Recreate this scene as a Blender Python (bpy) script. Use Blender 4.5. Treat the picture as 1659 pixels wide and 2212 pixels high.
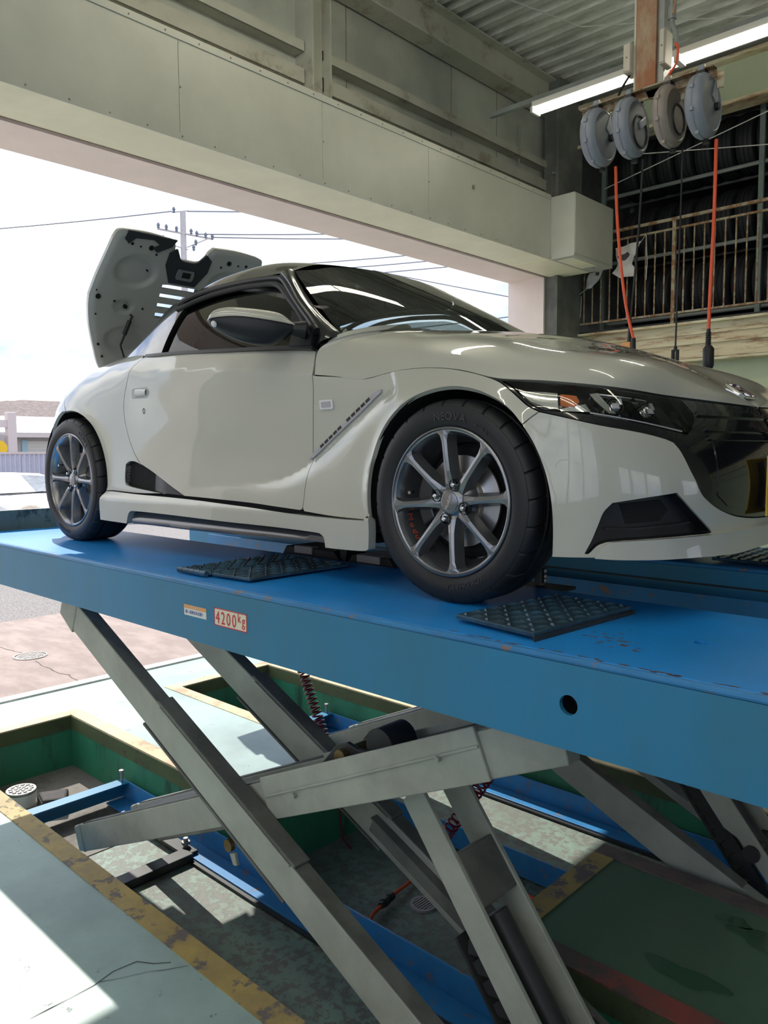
import bpy, bmesh, math, random
import numpy as np
from mathutils import Vector, Matrix
from mathutils.geometry import delaunay_2d_cdt
for o in list(bpy.data.objects): bpy.data.objects.remove(o, do_unlink=True)
random.seed(7)
S = bpy.context.scene
COL = S.collection
# ------------------------------------------------------------------ camera
cam_d = bpy.data.cameras.new('camera'); cam = bpy.data.objects.new('camera', cam_d); COL.objects.link(cam)
cam_d.sensor_fit = 'VERTICAL'; cam_d.sensor_height = 24.0; cam_d.lens = 24.0*1683.37/2212.0
cam_d.clip_start = .05; cam_d.clip_end = 500
yaw, pit, rol = math.radians(133.4115), math.radians(-4.539), math.radians(-.2899)
fw = Vector((math.cos(yaw)*math.cos(pit), math.sin(yaw)*math.cos(pit), math.sin(pit)))
rt = Vector((math.sin(yaw), -math.cos(yaw), 0)); up = rt.cross(fw)
R_ = rt*math.cos(rol)+up*math.sin(rol); U_ = up*math.cos(rol)-rt*math.sin(rol)
cam.matrix_world = Matrix(((R_.x,U_.x,-fw.x,3.621),(R_.y,U_.y,-fw.y,-1.664),(R_.z,U_.z,-fw.z,1.6238),(0,0,0,1)))
S.camera = cam
# ------------------------------------------------------------------ world, sun, exposure
S.view_settings.view_transform = 'Standard'; S.view_settings.look = 'None'
S.view_settings.gamma = 1.0; S.view_settings.use_curve_mapping = False
S.view_settings.exposure = 0.80
W = bpy.data.worlds.new('sky'); S.world = W; W.use_nodes = True
nt = W.node_tree; nt.nodes.clear()
wo = nt.nodes.new('ShaderNodeOutputWorld'); bg = nt.nodes.new('ShaderNodeBackground')
tc = nt.nodes.new('ShaderNodeTexCoord'); mp = nt.nodes.new('ShaderNodeMapping'); mp.inputs['Scale'].default_value = (1.0,1.0,2.4)
nz = nt.nodes.new('ShaderNodeTexNoise'); nz.inputs['Scale'].default_value = 2.2; nz.inputs['Detail'].default_value = 7; nz.inputs['Roughness'].default_value = .55
cr = nt.nodes.new('ShaderNodeValToRGB')
cr.color_ramp.elements[0].position = .40; cr.color_ramp.elements[0].color = (.30,.40,.62,1)
cr.color_ramp.elements[1].position = .60; cr.color_ramp.elements[1].color = (1.0,1.0,1.0,1)
nt.links.new(tc.outputs['Generated'], mp.inputs['Vector']); nt.links.new(mp.outputs['Vector'], nz.inputs['Vector'])
nt.links.new(nz.outputs['Fac'], cr.inputs['Fac']); nt.links.new(cr.outputs['Color'], bg.inputs['Color'])
bg.inputs['Strength'].default_value = 1.15
nt.links.new(bg.outputs['Background'], wo.inputs['Surface'])
sd = bpy.data.lights.new('sun','SUN'); sd.energy = 3.2; sd.angle = .009; sd.color = (1,.95,.86)
sun = bpy.data.objects.new('sun', sd); COL.objects.link(sun); sun.location = (-8,3,10)
sun.rotation_euler = Vector((.893,-.295,-1)).to_track_quat('-Z','Y').to_euler()

# ------------------------------------------------------------------ materials
MAT = {}
def mat(name, col, rough=.5, metal=0, var=0, vscale=8, vcol=None, bump=0, bscale=60, coat=0, spec=.5, emit=None, estr=0, alpha=None, trans=0, ior=1.45, detail=6, stretch=None, vpos=(.42,.62), coat_rough=.03):
    m = bpy.data.materials.new(name); m.use_nodes = True; n = m.node_tree.nodes; l = m.node_tree.links
    b = n['Principled BSDF']
    b.inputs['Base Color'].default_value = (*col,1); b.inputs['Roughness'].default_value = rough
    b.inputs['Metallic'].default_value = metal; b.inputs['Specular IOR Level'].default_value = spec
    b.inputs['Coat Weight'].default_value = coat; b.inputs['Coat Roughness'].default_value = coat_rough
    b.inputs['IOR'].default_value = ior
    if trans: b.inputs['Transmission Weight'].default_value = trans
    if emit: b.inputs['Emission Color'].default_value = (*emit,1); b.inputs['Emission Strength'].default_value = estr
    if var or vcol or bump:
        t = n.new('ShaderNodeTexCoord'); v = t.outputs['Object']
        if stretch:
            mpn = n.new('ShaderNodeMapping'); mpn.inputs['Scale'].default_value = stretch; l.new(v, mpn.inputs['Vector']); v = mpn.outputs['Vector']
    if var or vcol:
        z = n.new('ShaderNodeTexNoise'); z.inputs['Scale'].default_value = vscale; z.inputs['Detail'].default_value = detail; z.inputs['Roughness'].default_value = .62
        l.new(v, z.inputs['Vector'])
        r = n.new('ShaderNodeValToRGB'); r.color_ramp.elements[0].position, r.color_ramp.elements[1].position = vpos
        c2 = vcol if vcol else tuple(max(0,c*(1-var)) for c in col)
        r.color_ramp.elements[0].color = (*c2,1); r.color_ramp.elements[1].color = (*col,1)
        l.new(z.outputs['Fac'], r.inputs['Fac']); l.new(r.outputs['Color'], b.inputs['Base Color'])
    if bump:
        z2 = n.new('ShaderNodeTexNoise'); z2.inputs['Scale'].default_value = bscale; z2.inputs['Detail'].default_value = 5
        l.new(v, z2.inputs['Vector']); bp = n.new('ShaderNodeBump'); bp.inputs['Strength'].default_value = bump; bp.inputs['Distance'].default_value = .004
        l.new(z2.outputs['Fac'], bp.inputs['Height']); l.new(bp.outputs['Normal'], b.inputs['Normal'])
    MAT[name] = m
    return m
def worn(name, base, under, rough=.5, lo=.40, hi=.47, scale=5, dirt=None, dscale=2.2, bump=.25, metal=0, stretch=None, spec=.5):
    """paint with chips showing what lies under it and broad dirt clouds"""
    m = bpy.data.materials.new(name); m.use_nodes = True; n = m.node_tree.nodes; l = m.node_tree.links
    b = n['Principled BSDF']; b.inputs['Roughness'].default_value = rough; b.inputs['Metallic'].default_value = metal; b.inputs['Specular IOR Level'].default_value = spec
    t = n.new('ShaderNodeTexCoord'); v = t.outputs['Object']
    if stretch:
        mpn = n.new('ShaderNodeMapping'); mpn.inputs['Scale'].default_value = stretch; l.new(v, mpn.inputs['Vector']); v = mpn.outputs['Vector']
    z = n.new('ShaderNodeTexNoise'); z.inputs['Scale'].default_value = scale; z.inputs['Detail'].default_value = 10; z.inputs['Roughness'].default_value = .7; l.new(v, z.inputs['Vector'])
    r = n.new('ShaderNodeValToRGB'); r.color_ramp.elements[0].position = lo; r.color_ramp.elements[1].position = hi
    l.new(z.outputs['Fac'], r.inputs['Fac'])
    z2 = n.new('ShaderNodeTexNoise'); z2.inputs['Scale'].default_value = dscale; z2.inputs['Detail'].default_value = 8; z2.inputs['Roughness'].default_value = .65; l.new(v, z2.inputs['Vector'])
    r2 = n.new('ShaderNodeValToRGB'); r2.color_ramp.elements[0].position = .35; r2.color_ramp.elements[1].position = .65
    r2.color_ramp.elements[0].color = (*(dirt or tuple(c*.62 for c in base)),1); r2.color_ramp.elements[1].color = (*base,1)
    l.new(z2.outputs['Fac'], r2.inputs['Fac'])
    mx = n.new('ShaderNodeMix'); mx.data_type = 'RGBA'; mx.inputs['A'].default_value = (*under,1)
    l.new(r.outputs['Color'], mx.inputs['Factor']); l.new(r2.outputs['Color'], mx.inputs['B']); l.new(mx.outputs['Result'], b.inputs['Base Color'])
    if bump:
        bp = n.new('ShaderNodeBump'); bp.inputs['Strength'].default_value = bump; bp.inputs['Distance'].default_value = .003
        l.new(r.outputs['Color'], bp.inputs['Height']); l.new(bp.outputs['Normal'], b.inputs['Normal'])
    MAT[name] = m
    return m
def glass(name, tint, trans=.8, rough=0.0):
    """thin glass: partly see-through, partly mirror (fresnel)"""
    m = bpy.data.materials.new(name); m.use_nodes = True; n = m.node_tree.nodes; l = m.node_tree.links; n.clear()
    o = n.new('ShaderNodeOutputMaterial'); t = n.new('ShaderNodeBsdfTransparent'); t.inputs['Color'].default_value = (*tint,1)
    g = n.new('ShaderNodeBsdfGlossy'); g.inputs['Roughness'].default_value = rough; g.inputs['Color'].default_value = (1,1,1,1)
    f = n.new('ShaderNodeFresnel'); f.inputs['IOR'].default_value = trans
    x = n.new('ShaderNodeMixShader'); l.new(f.outputs['Fac'], x.inputs['Fac']); l.new(t.outputs[0], x.inputs[1]); l.new(g.outputs[0], x.inputs[2]); l.new(x.outputs[0], o.inputs['Surface'])
    MAT[name] = m
    return m

# ------------------------------------------------------------------ mesh helpers
def _mesh(name, V, F, m, smooth=False, sharp=None):
    me = bpy.data.meshes.new(name); me.from_pydata([tuple(v) for v in V], [], F); me.update()
    bm = bmesh.new(); bm.from_mesh(me); bmesh.ops.recalc_face_normals(bm, faces=bm.faces); bm.to_mesh(me); bm.free()
    if smooth:
        me.polygons.foreach_set('use_smooth', [True]*len(me.polygons))
        if sharp is not None: me.set_sharp_from_angle(angle=math.radians(sharp))
    if m is not None: me.materials.append(MAT[m] if isinstance(m, str) else m)
    return me
def wloc(o):
    p = Vector((0,0,0))
    while o is not None: p += o.location; o = o.parent
    return p
def tag(o, label=None, cat=None, group=None, kind=None):
    if label: o['label'] = label
    if cat: o['category'] = cat
    if group: o['group'] = group
    if kind: o['kind'] = kind
    return o
def empty(name, loc, label=None, cat=None, group=None, rz=0):
    o = bpy.data.objects.new(name, None); COL.objects.link(o); o.location = loc; o.rotation_euler = (0,0,rz); o.empty_display_size = .1
    return tag(o, label, cat, group)
class MB:
    def __init__(s): s.V = []; s.F = []
    def add(s, V, F):
        n = len(s.V); s.V += [tuple(map(float,v)) for v in V]; s.F += [tuple(i+n for i in f) for f in F]; return s
    def box(s, x0, x1, y0, y1, z0, z1):
        return s.add([(x0,y0,z0),(x1,y0,z0),(x1,y1,z0),(x0,y1,z0),(x0,y0,z1),(x1,y0,z1),(x1,y1,z1),(x0,y1,z1)],
                     [(0,3,2,1),(4,5,6,7),(0,1,5,4),(1,2,6,5),(2,3,7,6),(3,0,4,7)])
    def bar(s, p, q, w, h, upv=(0,0,1)):
        """box beam from p to q; w across, h along upv"""
        p = Vector(p); q = Vector(q); d = (q-p).normalized(); a = d.cross(Vector(upv)).normalized(); b = a.cross(d)
        V = []
        for c in (p,q):
            for i,j in ((-1,-1),(1,-1),(1,1),(-1,1)): V.append(c+a*(w/2*i)+b*(h/2*j))
        return s.add(V, [(0,3,2,1),(4,5,6,7),(0,1,5,4),(1,2,6,5),(2,3,7,6),(3,0,4,7)])
    def prism(s, poly, axis, a, b):
        """polygon of 2D points extruded along axis from a to b. axis 'y': points are (x,z); 'x': (y,z); 'z': (x,y)"""
        f = {'x':lambda p,t:(t,p[0],p[1]),'y':lambda p,t:(p[0],t,p[1]),'z':lambda p,t:(p[0],p[1],t)}[axis]
        n = len(poly); V = [f(p,a) for p in poly]+[f(p,b) for p in poly]
        return s.add(V, [tuple(range(n))[::-1], tuple(range(n,2*n))]+[(i,(i+1)%n,n+(i+1)%n,n+i) for i in range(n)])
    def tube(s, path, r, n=8, cap=True, closed=False):
        P = [Vector(p) for p in path]; m = len(P); V = []; F = []
        rr = r if isinstance(r,(list,tuple)) else [r]*m
        T = []
        for i in range(m):
            a = P[(i-1)%m] if (closed or i>0) else P[i]; b = P[(i+1)%m] if (closed or i<m-1) else P[i]
            T.append((b-a).normalized())
        u = T[0].orthogonal().normalized()
        for i in range(m):
            u = (u-T[i]*u.dot(T[i])); u = u.normalized() if u.length>1e-6 else T[i].orthogonal().normalized()
            w = T[i].cross(u)
            for k in range(n):
                t = 2*math.pi*k/n; V.append(P[i]+(u*math.cos(t)+w*math.sin(t))*rr[i])
        for i in range(m if closed else m-1):
            j = (i+1)%m
            for k in range(n): F.append((i*n+k,i*n+(k+1)%n,j*n+(k+1)%n,j*n+k))
        if cap and not closed: F += [tuple(range(n))[::-1], tuple(range((m-1)*n,m*n))]
        return s.add(V,F)
    def cyl(s, p, q, r, n=16, r2=None): return s.tube([p,q],[r,r if r2 is None else r2],n)
    def lathe(s, prof, c, axis, n=32, a0=0, a1=2*math.pi):
        """prof: (t along axis, radius). axis: unit vector"""
        ax = Vector(axis).normalized(); u = ax.orthogonal().normalized()
        if abs(ax.y)>.9: u = Vector((1,0,0))
        w = ax.cross(u); c = Vector(c); full = abs(a1-a0-2*math.pi)<1e-6
        k = n if full else n+1; V = []; F = []
        for t,r in prof:
            for i in range(k):
                th = a0+(a1-a0)*i/n; V.append(c+ax*t+(u*math.cos(th)+w*math.sin(th))*r)
        for j in range(len(prof)-1):
            for i in range(n if full else n):
                i2 = (i+1)%k; F.append((j*k+i,j*k+i2,(j+1)*k+i2,(j+1)*k+i))
        return s.add(V,F)
    def grid(s, G):
        n = len(G); m = len(G[0]); return s.add([p for r in G for p in r], [(i*m+j,i*m+j+1,(i+1)*m+j+1,(i+1)*m+j) for i in range(n-1) for j in range(m-1)])
    def sphere(s, c, r, n=12, m=8, sc=(1,1,1)):
        G = [[(c[0]+r*sc[0]*math.sin(math.pi*i/m)*math.cos(2*math.pi*j/n), c[1]+r*sc[1]*math.sin(math.pi*i/m)*math.sin(2*math.pi*j/n), c[2]+r*sc[2]*math.cos(math.pi*i/m)) for j in range(n+1)] for i in range(m+1)]
        return s.grid(G)
    def build(s, name, m, parent=None, smooth=False, sharp=35, bevel=0, label=None, cat=None, group=None, kind=None, local=False, segs=2):
        V = np.array(s.V)
        if parent is None:
            lo = V.min(0); hi = V.max(0); org = np.array([(lo[0]+hi[0])/2,(lo[1]+hi[1])/2,lo[2]])
        else:
            org = np.array((0,0,0)) if local else np.array(wloc(parent))
        me = _mesh(name, V-org, s.F, m, smooth, sharp if smooth else None)
        o = bpy.data.objects.new(name, me); COL.objects.link(o)
        if parent is None: o.location = org
        else: o.parent = parent
        if bevel:
            b = o.modifiers.new('bevel','BEVEL'); b.width = bevel; b.segments = segs; b.limit_method = 'ANGLE'; b.angle_limit = math.radians(40)
        return tag(o, label, cat, group, kind)
def copy_tree(o, parent=None):
    c = o.copy(); COL.objects.link(c); c.parent = parent
    for ch in list(o.children): copy_tree(ch, c)
    return c
ORD = ['first','second','third','fourth','fifth','sixth','seventh','eighth','ninth','tenth','eleventh','twelfth','thirteenth','fourteenth','fifteenth','sixteenth','seventeenth','eighteenth']
_fcache = {}
def text_mesh(txt, size, depth=.001, align='CENTER'):
    """flat lettering in the XY plane, baseline at y=0; returns verts, faces"""
    k = (txt,size,depth,align)
    if k in _fcache: return _fcache[k]
    cu = bpy.data.curves.new('t','FONT'); cu.body = txt; cu.size = size; cu.extrude = depth; cu.align_x = align; cu.resolution_u = 3
    o = bpy.data.objects.new('t', cu); me = o.to_mesh()
    V = [tuple(v.co) for v in me.vertices]; F = [tuple(p.vertices) for p in me.polygons]
    o.to_mesh_clear(); bpy.data.objects.remove(o); bpy.data.curves.remove(cu)
    _fcache[k] = (V,F)
    return V, F
def xf(V, M): return [tuple(M @ Vector(v)) for v in V]
def spl(P, n, closed=False):
    """Catmull-Rom through points, n samples per span"""
    P = [np.array(p,float) for p in P]; m = len(P); out = []
    for i in range(m if closed else m-1):
        if closed: a,b,c,d = P[(i-1)%m],P[i],P[(i+1)%m],P[(i+2)%m]
        else: a,b,c,d = P[max(i-1,0)],P[i],P[i+1],P[min(i+2,m-1)]
        if not closed and i == 0: a = 2*b-c
        if not closed and i == m-2: d = 2*c-b
        for k in range(n):
            t = k/n; out.append(.5*((2*b)+(c-a)*t+(2*a-5*b+4*c-d)*t*t+(3*b-a-3*c+d)*t**3))
    if not closed: out.append(P[-1])
    return out
# ================================================================== materials of the place
mat('floor_in', (.27,.34,.31), .42, var=.3, vscale=1.6, bump=.25, bscale=25, vcol=(.15,.20,.18))
worn('floor_mint', (.38,.52,.50), (.14,.15,.15), .42, .33,.37, 14, dirt=(.24,.33,.32), dscale=1.3)
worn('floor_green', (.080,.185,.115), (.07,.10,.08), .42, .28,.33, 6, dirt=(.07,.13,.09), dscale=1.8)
worn('pit_floor', (.21,.32,.265), (.15,.155,.135), .6, .46,.53, 24, dirt=(.15,.18,.155), dscale=1.6)
worn('pit_dirt', (.22,.20,.175), (.10,.09,.08), .8, .36,.50, 4, dirt=(.13,.115,.10), dscale=2.0)
worn('pit_wall', (.035,.235,.13), (.02,.08,.05), .5, .36,.46, 6, dirt=(.025,.15,.085), dscale=3, stretch=(1,1,.25))
worn('pit_rim', (.085,.115,.045), (.05,.05,.03), .7, .34,.46, 8)
worn('kerb_yellow', (.46,.34,.10), (.15,.125,.115), .6, .42,.46, 8, dirt=(.30,.22,.09), dscale=5, bump=.6)
worn('kerb_pale', (.70,.58,.36), (.40,.28,.18), .7, .38,.46, 5, dirt=(.52,.40,.24), dscale=5)
worn('kerb_brown', (.13,.105,.10), (.09,.08,.075), .7, .40,.5, 6, dirt=(.17,.12,.11))
worn('kerb_red', (.30,.070,.055), (.10,.08,.075), .6, .45,.52, 3, dirt=(.15,.09,.08), dscale=3)
mat('apron', (.36,.29,.27), .85, vcol=(.28,.22,.205), vscale=2.5, bump=.25, bscale=70, stretch=(1,2.5,1))
mat('asphalt', (.30,.28,.28), .9, vcol=(.12,.115,.115), vscale=60, bump=.8, bscale=90, vpos=(.38,.6))
mat('threshold', (.70,.68,.66), .7, var=.2, vscale=6)
mat('steel_green', (.51,.52,.45), .45, var=.12, vscale=1.2, bump=.05, bscale=6)
worn('steel_green_dirty', (.54,.54,.45), (.33,.30,.22), .6, .36,.46, 3, dirt=(.44,.43,.35), dscale=1.5)
mat('soffit_cream', (.90,.87,.63), .45, var=.08, vscale=2)
mat('jamb_pink', (.93,.80,.72), .55, var=.06, vscale=2)
mat('trim_brown', (.33,.25,.21), .5, var=.2)
worn('roof_sheet', (.80,.80,.72), (.46,.45,.39), .75, .36,.52, 9, dirt=(.60,.60,.53), dscale=2, stretch=(.25,1,1))
mat('wall_up', (.55,.565,.48), .6, var=.25, vscale=1.2)
worn('rust_beam', (.70,.66,.47), (.34,.20,.10), .65, .38,.50, 5, dirt=(.62,.52,.33), dscale=2, stretch=(.5,1,3.5))
worn('rust_red', (.40,.165,.075), (.46,.36,.24), .7, .38,.56, 4, dirt=(.30,.12,.055), dscale=2.5, stretch=(1,1,.4))
mat('pale_green', (.50,.56,.38), .6, var=.08, vscale=2)
mat('dark_void', (.012,.013,.015), .9)
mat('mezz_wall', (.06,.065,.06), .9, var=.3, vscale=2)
mat('concrete_dark', (.21,.215,.19), .85, var=.35, vscale=3)
mat('steel_grey', (.34,.36,.33), .45, var=.15, vscale=4, metal=.2)
mat('post_green', (.19,.24,.215), .5, var=.15)
worn('rail_rust', (.44,.39,.27), (.23,.115,.045), .65, .45,.55, 14, bump=0)
mat('tube_light', (1,.97,.86), .4, emit=(1,.95,.80), estr=12)
mat('lamp_body', (.70,.69,.62), .4)
mat('cream_box', (.62,.58,.46), .5, var=.1)
mat('black_plastic', (.018,.018,.02), .45)
mat('rubber', (.013,.014,.016), .62, bump=.1, bscale=200)
mat('black_cable', (.012,.012,.014), .5)
mat('orange_hose', (.80,.105,.035), .4)
mat('wire_white', (.62,.60,.55), .6)
mat('grey_wall', (.42,.43,.36), .6, var=.15, vscale=1)
mat('white_wall', (.55,.53,.47), .6)
mat('window_sky', (.5,.5,.5), .2)
glass('pane_glass', (.93,.96,.97), 1.5)

def struct(mb, name, m, parent=None, **k):
    return mb.build(name, m, parent, kind=None if parent else 'structure', **k)
# ------------------------------------------------------------------ floor with the two lift pits
XD = -1.57                         # door threshold
X0, X1 = -1.02, 5.4                # pits
P1, P2 = (-.30,.42), (1.20,1.95)   # pit widths (y)
CX0, CX1 = .86, 2.15               # cross pit joining them
PZ = -.32
def slab(x0,x1,y0,y1,z0=-.12,z1=0.): return MB().box(x0,x1,y0,y1,z0,z1)
K = .085
fl = empty('floor', (2,0,0)); fl['kind'] = 'structure'
struct(slab(XD,9.5,-7,P1[0]-K), 'near_slab', 'floor_mint', fl)
struct(slab(XD,X0-K,P1[0]-K,6.6), 'entry_slab', 'floor_mint', fl)
struct(slab(X0-K,CX0-K,P1[1]+K,P2[0]-K), 'centre_slab', 'floor_mint', fl)
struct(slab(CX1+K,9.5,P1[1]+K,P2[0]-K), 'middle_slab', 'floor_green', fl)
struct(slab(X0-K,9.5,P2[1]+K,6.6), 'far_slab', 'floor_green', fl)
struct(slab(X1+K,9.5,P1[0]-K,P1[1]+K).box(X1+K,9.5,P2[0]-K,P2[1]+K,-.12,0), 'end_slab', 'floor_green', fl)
struct(MB().box(X0,X1,P1[0],P1[1],PZ-.1,PZ).box(X0,X1,P2[0],P2[1],PZ-.1,PZ).box(CX0,CX1,P1[1],P2[0],PZ-.1,PZ), 'pit_floor', 'pit_floor', fl)
struct(MB().box(X0,.10,P1[0],P1[1],PZ,PZ+.004).box(X0,.10,P2[0],P2[1],PZ,PZ+.004), 'pit_floor_dirt', 'pit_dirt', fl)
# pit walls: green paint below a bare olive rim band
def wallx(mb,x0,x1,y0,y1,z0,z1): mb.box(x0,x1,y0,y1,z0,z1)
T = .06; rz = -.085
for nm,z0,z1,m in (('pit_wall',PZ-.1,rz,'pit_wall'),('pit_rim',rz,-.004,'pit_rim')):
    w = MB(); o = .0 if nm=='pit_wall' else .004
    for p,(ca,cb) in ((P1,(True,False)),(P2,(False,True))):
        w.box(X0-T,X0+o,p[0]-T,p[1]+T,z0,z1); w.box(X1-o,X1+T,p[0]-T,p[1]+T,z0,z1)
        lo, hi = p[0], p[1]
        if ca:   # pit one: cross pit opens on its high-y side
            w.box(X0,X1,lo-T,lo+o,z0,z1); w.box(X0,CX0,hi-o,hi+T,z0,z1); w.box(CX1,X1,hi-o,hi+T,z0,z1)
        else:
            w.box(X0,X1,hi-o,hi+T,z0,z1); w.box(X0,CX0,lo-T,lo+o,z0,z1); w.box(CX1,X1,lo-T,lo+o,z0,z1)
    w.box(CX0-T,CX0+o,P1[1],P2[0],z0,z1); w.box(CX1-o,CX1+T,P1[1],P2[0],z0,z1)
    struct(w, nm, m, fl)
# steel edge kerbs around the pits
kz0, kz1 = -.05, .004
def kerb(name, m, *boxes):
    b = MB()
    for q in boxes: b.box(*q, kz0, kz1)
    struct(b, name, m, fl)
kerb('edge_kerb','kerb_yellow',(X0-K,X1,P1[0]-K,P1[0]))
kerb('edge_kerb','kerb_pale',(X0-K,X0,P1[0],P1[1]+K),(X0,CX0,P1[1],P1[1]+K))
kerb('edge_kerb','kerb_yellow',(CX1,CX1+K,P1[1]+K,P2[0]-K))
kerb('edge_kerb','kerb_brown',(CX0-K,CX0,P1[1]+K,P2[0]-K))
kerb('edge_kerb','kerb_red',(CX1,X1,P1[1],P1[1]+K))
kerb('edge_kerb','kerb_brown',(CX1,X1,P2[0]-K,P2[0]))
kerb('edge_kerb','kerb_pale',(X0-K,X0,P2[0]-K,P2[1]+K),(X0,CX0,P2[0]-K,P2[0]),(X0,X1,P2[1],P2[1]+K))
struct(MB().box(XD-.09,XD,-7,6.2,-.1,.012), 'threshold_strip', 'threshold', fl)
# floor cracks (recessed-looking thin dark seams with their own shape)
mat('crack', (.05,.055,.05), .9)
def crack(name, pts, w, parent, z=.0015):
    mb = MB(); rnd = random.Random(len(pts)*31+int(pts[0][0]*100)); P = []
    for a,b in zip(pts[:-1],pts[1:]):
        n = max(2,int(math.hypot(b[0]-a[0],b[1]-a[1])/.05))
        for k in range(n):
            t = k/n; P.append((a[0]+(b[0]-a[0])*t+rnd.uniform(-.012,.012), a[1]+(b[1]-a[1])*t+rnd.uniform(-.012,.012)))
    P.append(pts[-1]); L = []; R = []
    for i,p in enumerate(P):
        q = P[min(i+1,len(P)-1)]; r = P[max(i-1,0)]; d = Vector((q[0]-r[0],q[1]-r[1])).normalized(); n = Vector((-d.y,d.x))*w*rnd.uniform(.3,1)
        L.append((p[0]+n.x,p[1]+n.y,z)); R.append((p[0]-n.x,p[1]-n.y,z))
    mb.grid([L,R]); return struct(mb, name, 'crack', parent)
crack('crack', [(1.43,-.83),(1.42,-.64),(1.416,-.5),(1.50,-.42)], .0022, fl)
crack('crack', [(1.425,-.62),(1.50,-.50),(1.555,-.39)], .0016, fl)
# oily wet patches on the shaded floor
mat('wet', (.045,.115,.07), .08, coat=.4)
def puddle(cx, cy, rx, ry, seed, rot=0):
    r = random.Random(seed); n = 26; P = []
    ph = [r.uniform(0,6.28) for _ in range(4)]
    for i in range(n):
        t = 2*math.pi*i/n; k = 1+.18*math.sin(2*t+ph[0])+.14*math.sin(3*t+ph[1])+.10*math.sin(5*t+ph[2])
        a = rx*k*math.cos(t); b = ry*k*math.sin(t); P.append((cx+a*math.cos(rot)-b*math.sin(rot), cy+a*math.sin(rot)+b*math.cos(rot)))
    return MB().prism(P,'z',.0005,.003)
for a in ((2.73,1.02,.05,.035,3),(2.86,.97,.13,.05,5),(2.72,.63,.11,.05,8)):
    struct(puddle(*a), 'wet_patch', 'wet', fl)

# ------------------------------------------------------------------ ground outside
gr = empty('trim_0', (-6,2,0)); gr.name = 'floor_outside'; gr['kind'] = 'structure'
struct(MB().box(-4.15,XD-.09,-30,40,-.2,-.012), 'concrete_apron', 'apron', gr)
struct(MB().box(-90,-4.15,-70,110,-.2,-.02), 'asphalt_yard', 'asphalt', gr)
crack('crack', [(-3.6,.75),(-3.14,.79),(-2.75,.86)], .005, gr, -.0105)
crack('crack', [(-2.5,.81),(-2.08,.79),(-1.92,.82),(-1.67,.78)], .004, gr, -.0105)
# manhole
mh = empty('manhole_cover', (-2.675,.848,-.011), 'round patterned iron manhole cover in the pinkish concrete apron', 'manhole')
mat('iron', (.40,.37,.36), .6, metal=.4, var=.3, vscale=20)
MB().lathe([(0,.0),(.004,.0),(.004,.105),(0,.112)], (-2.675,.848,-.011), (0,0,1), 32).build('cover', 'iron', mh)
MB().lathe([(0,.116),(.006,.117),(.006,.128),(0,.13)], (-2.675,.848,-.011), (0,0,1), 32).build('rim', 'iron', mh)
b = MB()
for i in range(-4,5):
    for j in range(-4,5):
        if math.hypot(i,j)<4.3: b.box(-2.675+i*.022-.007,-2.675+i*.022+.007,.848+j*.022-.007,.848+j*.022+.007,-.0075,-.003)
b.build('stud_pattern', 'iron', mh, kind='stuff')

# ------------------------------------------------------------------ door wall (plane x about -1.2), header, jambs
ZS = 3.525; YL, YR = -1.45, 5.95
dw = empty('wall_door', (-1.2,2,0)); dw['kind'] = 'structure'
struct(MB().box(-1.60,-1.13,YL-.0,YR+.05,ZS,ZS+.5), 'lintel', 'jamb_pink', dw)
struct(MB().box(-1.60,-1.13,YR,YR+.22,-.0,ZS), 'jamb', 'jamb_pink', dw)
struct(MB().box(-1.60,-1.13,YL-.22,YL,0,ZS), 'jamb', 'jamb_pink', dw)
struct(MB().box(-1.145,-1.10,YL,YR+.02,ZS-.006,ZS+.05), 'shutter_slot_trim', 'trim_brown', dw, bevel=.003)
struct(MB().box(-1.12,-1.06,YR+.04,YR+.11,0,ZS+.0), 'shutter_guide', 'soffit_cream', dw, bevel=.004)
struct(MB().box(-1.12,-1.06,YL-.11,YL-.04,0,ZS+.0), 'shutter_guide', 'soffit_cream', dw, bevel=.004)
struct(MB().box(-1.60,-1.20,YL-6,YL-.22,0,3.4), 'side_panel', 'jamb_pink', dw)
struct(MB().box(-1.60,-1.20,YL-6,YL-.22,3.4,6.0), 'side_panel_upper', 'wall_up', dw)
struct(MB().box(-1.60,-1.25,YR+.22,9,0,6.0), 'side_panel', 'concrete_dark', dw)
struct(MB().box(-1.60,-1.25,YL-.22,YR+.22,ZS+.45,6.2), 'upper_wall', 'wall_up', dw)
# thin seams between the upper wall sheets
for y in (3.05,4.45,5.2): struct(MB().box(-1.25,-1.246,y,y+.006,4.15,5.6), 'sheet_seam', 'trim_brown', dw)
# shutter box (header): green face panels, cream underside, small screws
HF, HB, HT = -.655, -1.10, 4.14
hd = empty('trim_1', (HF,2,ZS)); hd['kind'] = 'structure'
ys = [-1.6, -0.11, 1.064, 2.235, 3.41, 5.3]
for a,b_ in zip(ys[:-1],ys[1:]):
    struct(MB().box(HF-.004,HF,a+.0015,b_-.0015,ZS+.0,HT-.0), 'face_panel', 'steel_green', hd, bevel=.001)
struct(MB().box(HB,HF-.004,YL-.15,5.3,ZS,ZS+.004), 'underside_panel', 'soffit_cream', hd)
struct(MB().box(HB,HF-.004,YL-.15,5.3,HT-.03,HT-.0), 'top_panel', 'steel_green', hd)
struct(MB().box(HF-.001,HF+.006,YL-.15,5.3,HT-.035,HT+.01), 'top_edge_angle', 'steel_green', hd)
struct(MB().box(HF-.001,HF+.006,YL-.15,5.3,ZS-.006,ZS+.035), 'bottom_edge_angle', 'steel_green', hd)
sc = MB()
for i in range(24):
    y = -.2+i*.235
    sc.sphere((HF+.007,y,HT-.014),.006,6,4); sc.sphere((HF+.007,y+.1,ZS+.014),.006,6,4)
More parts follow.
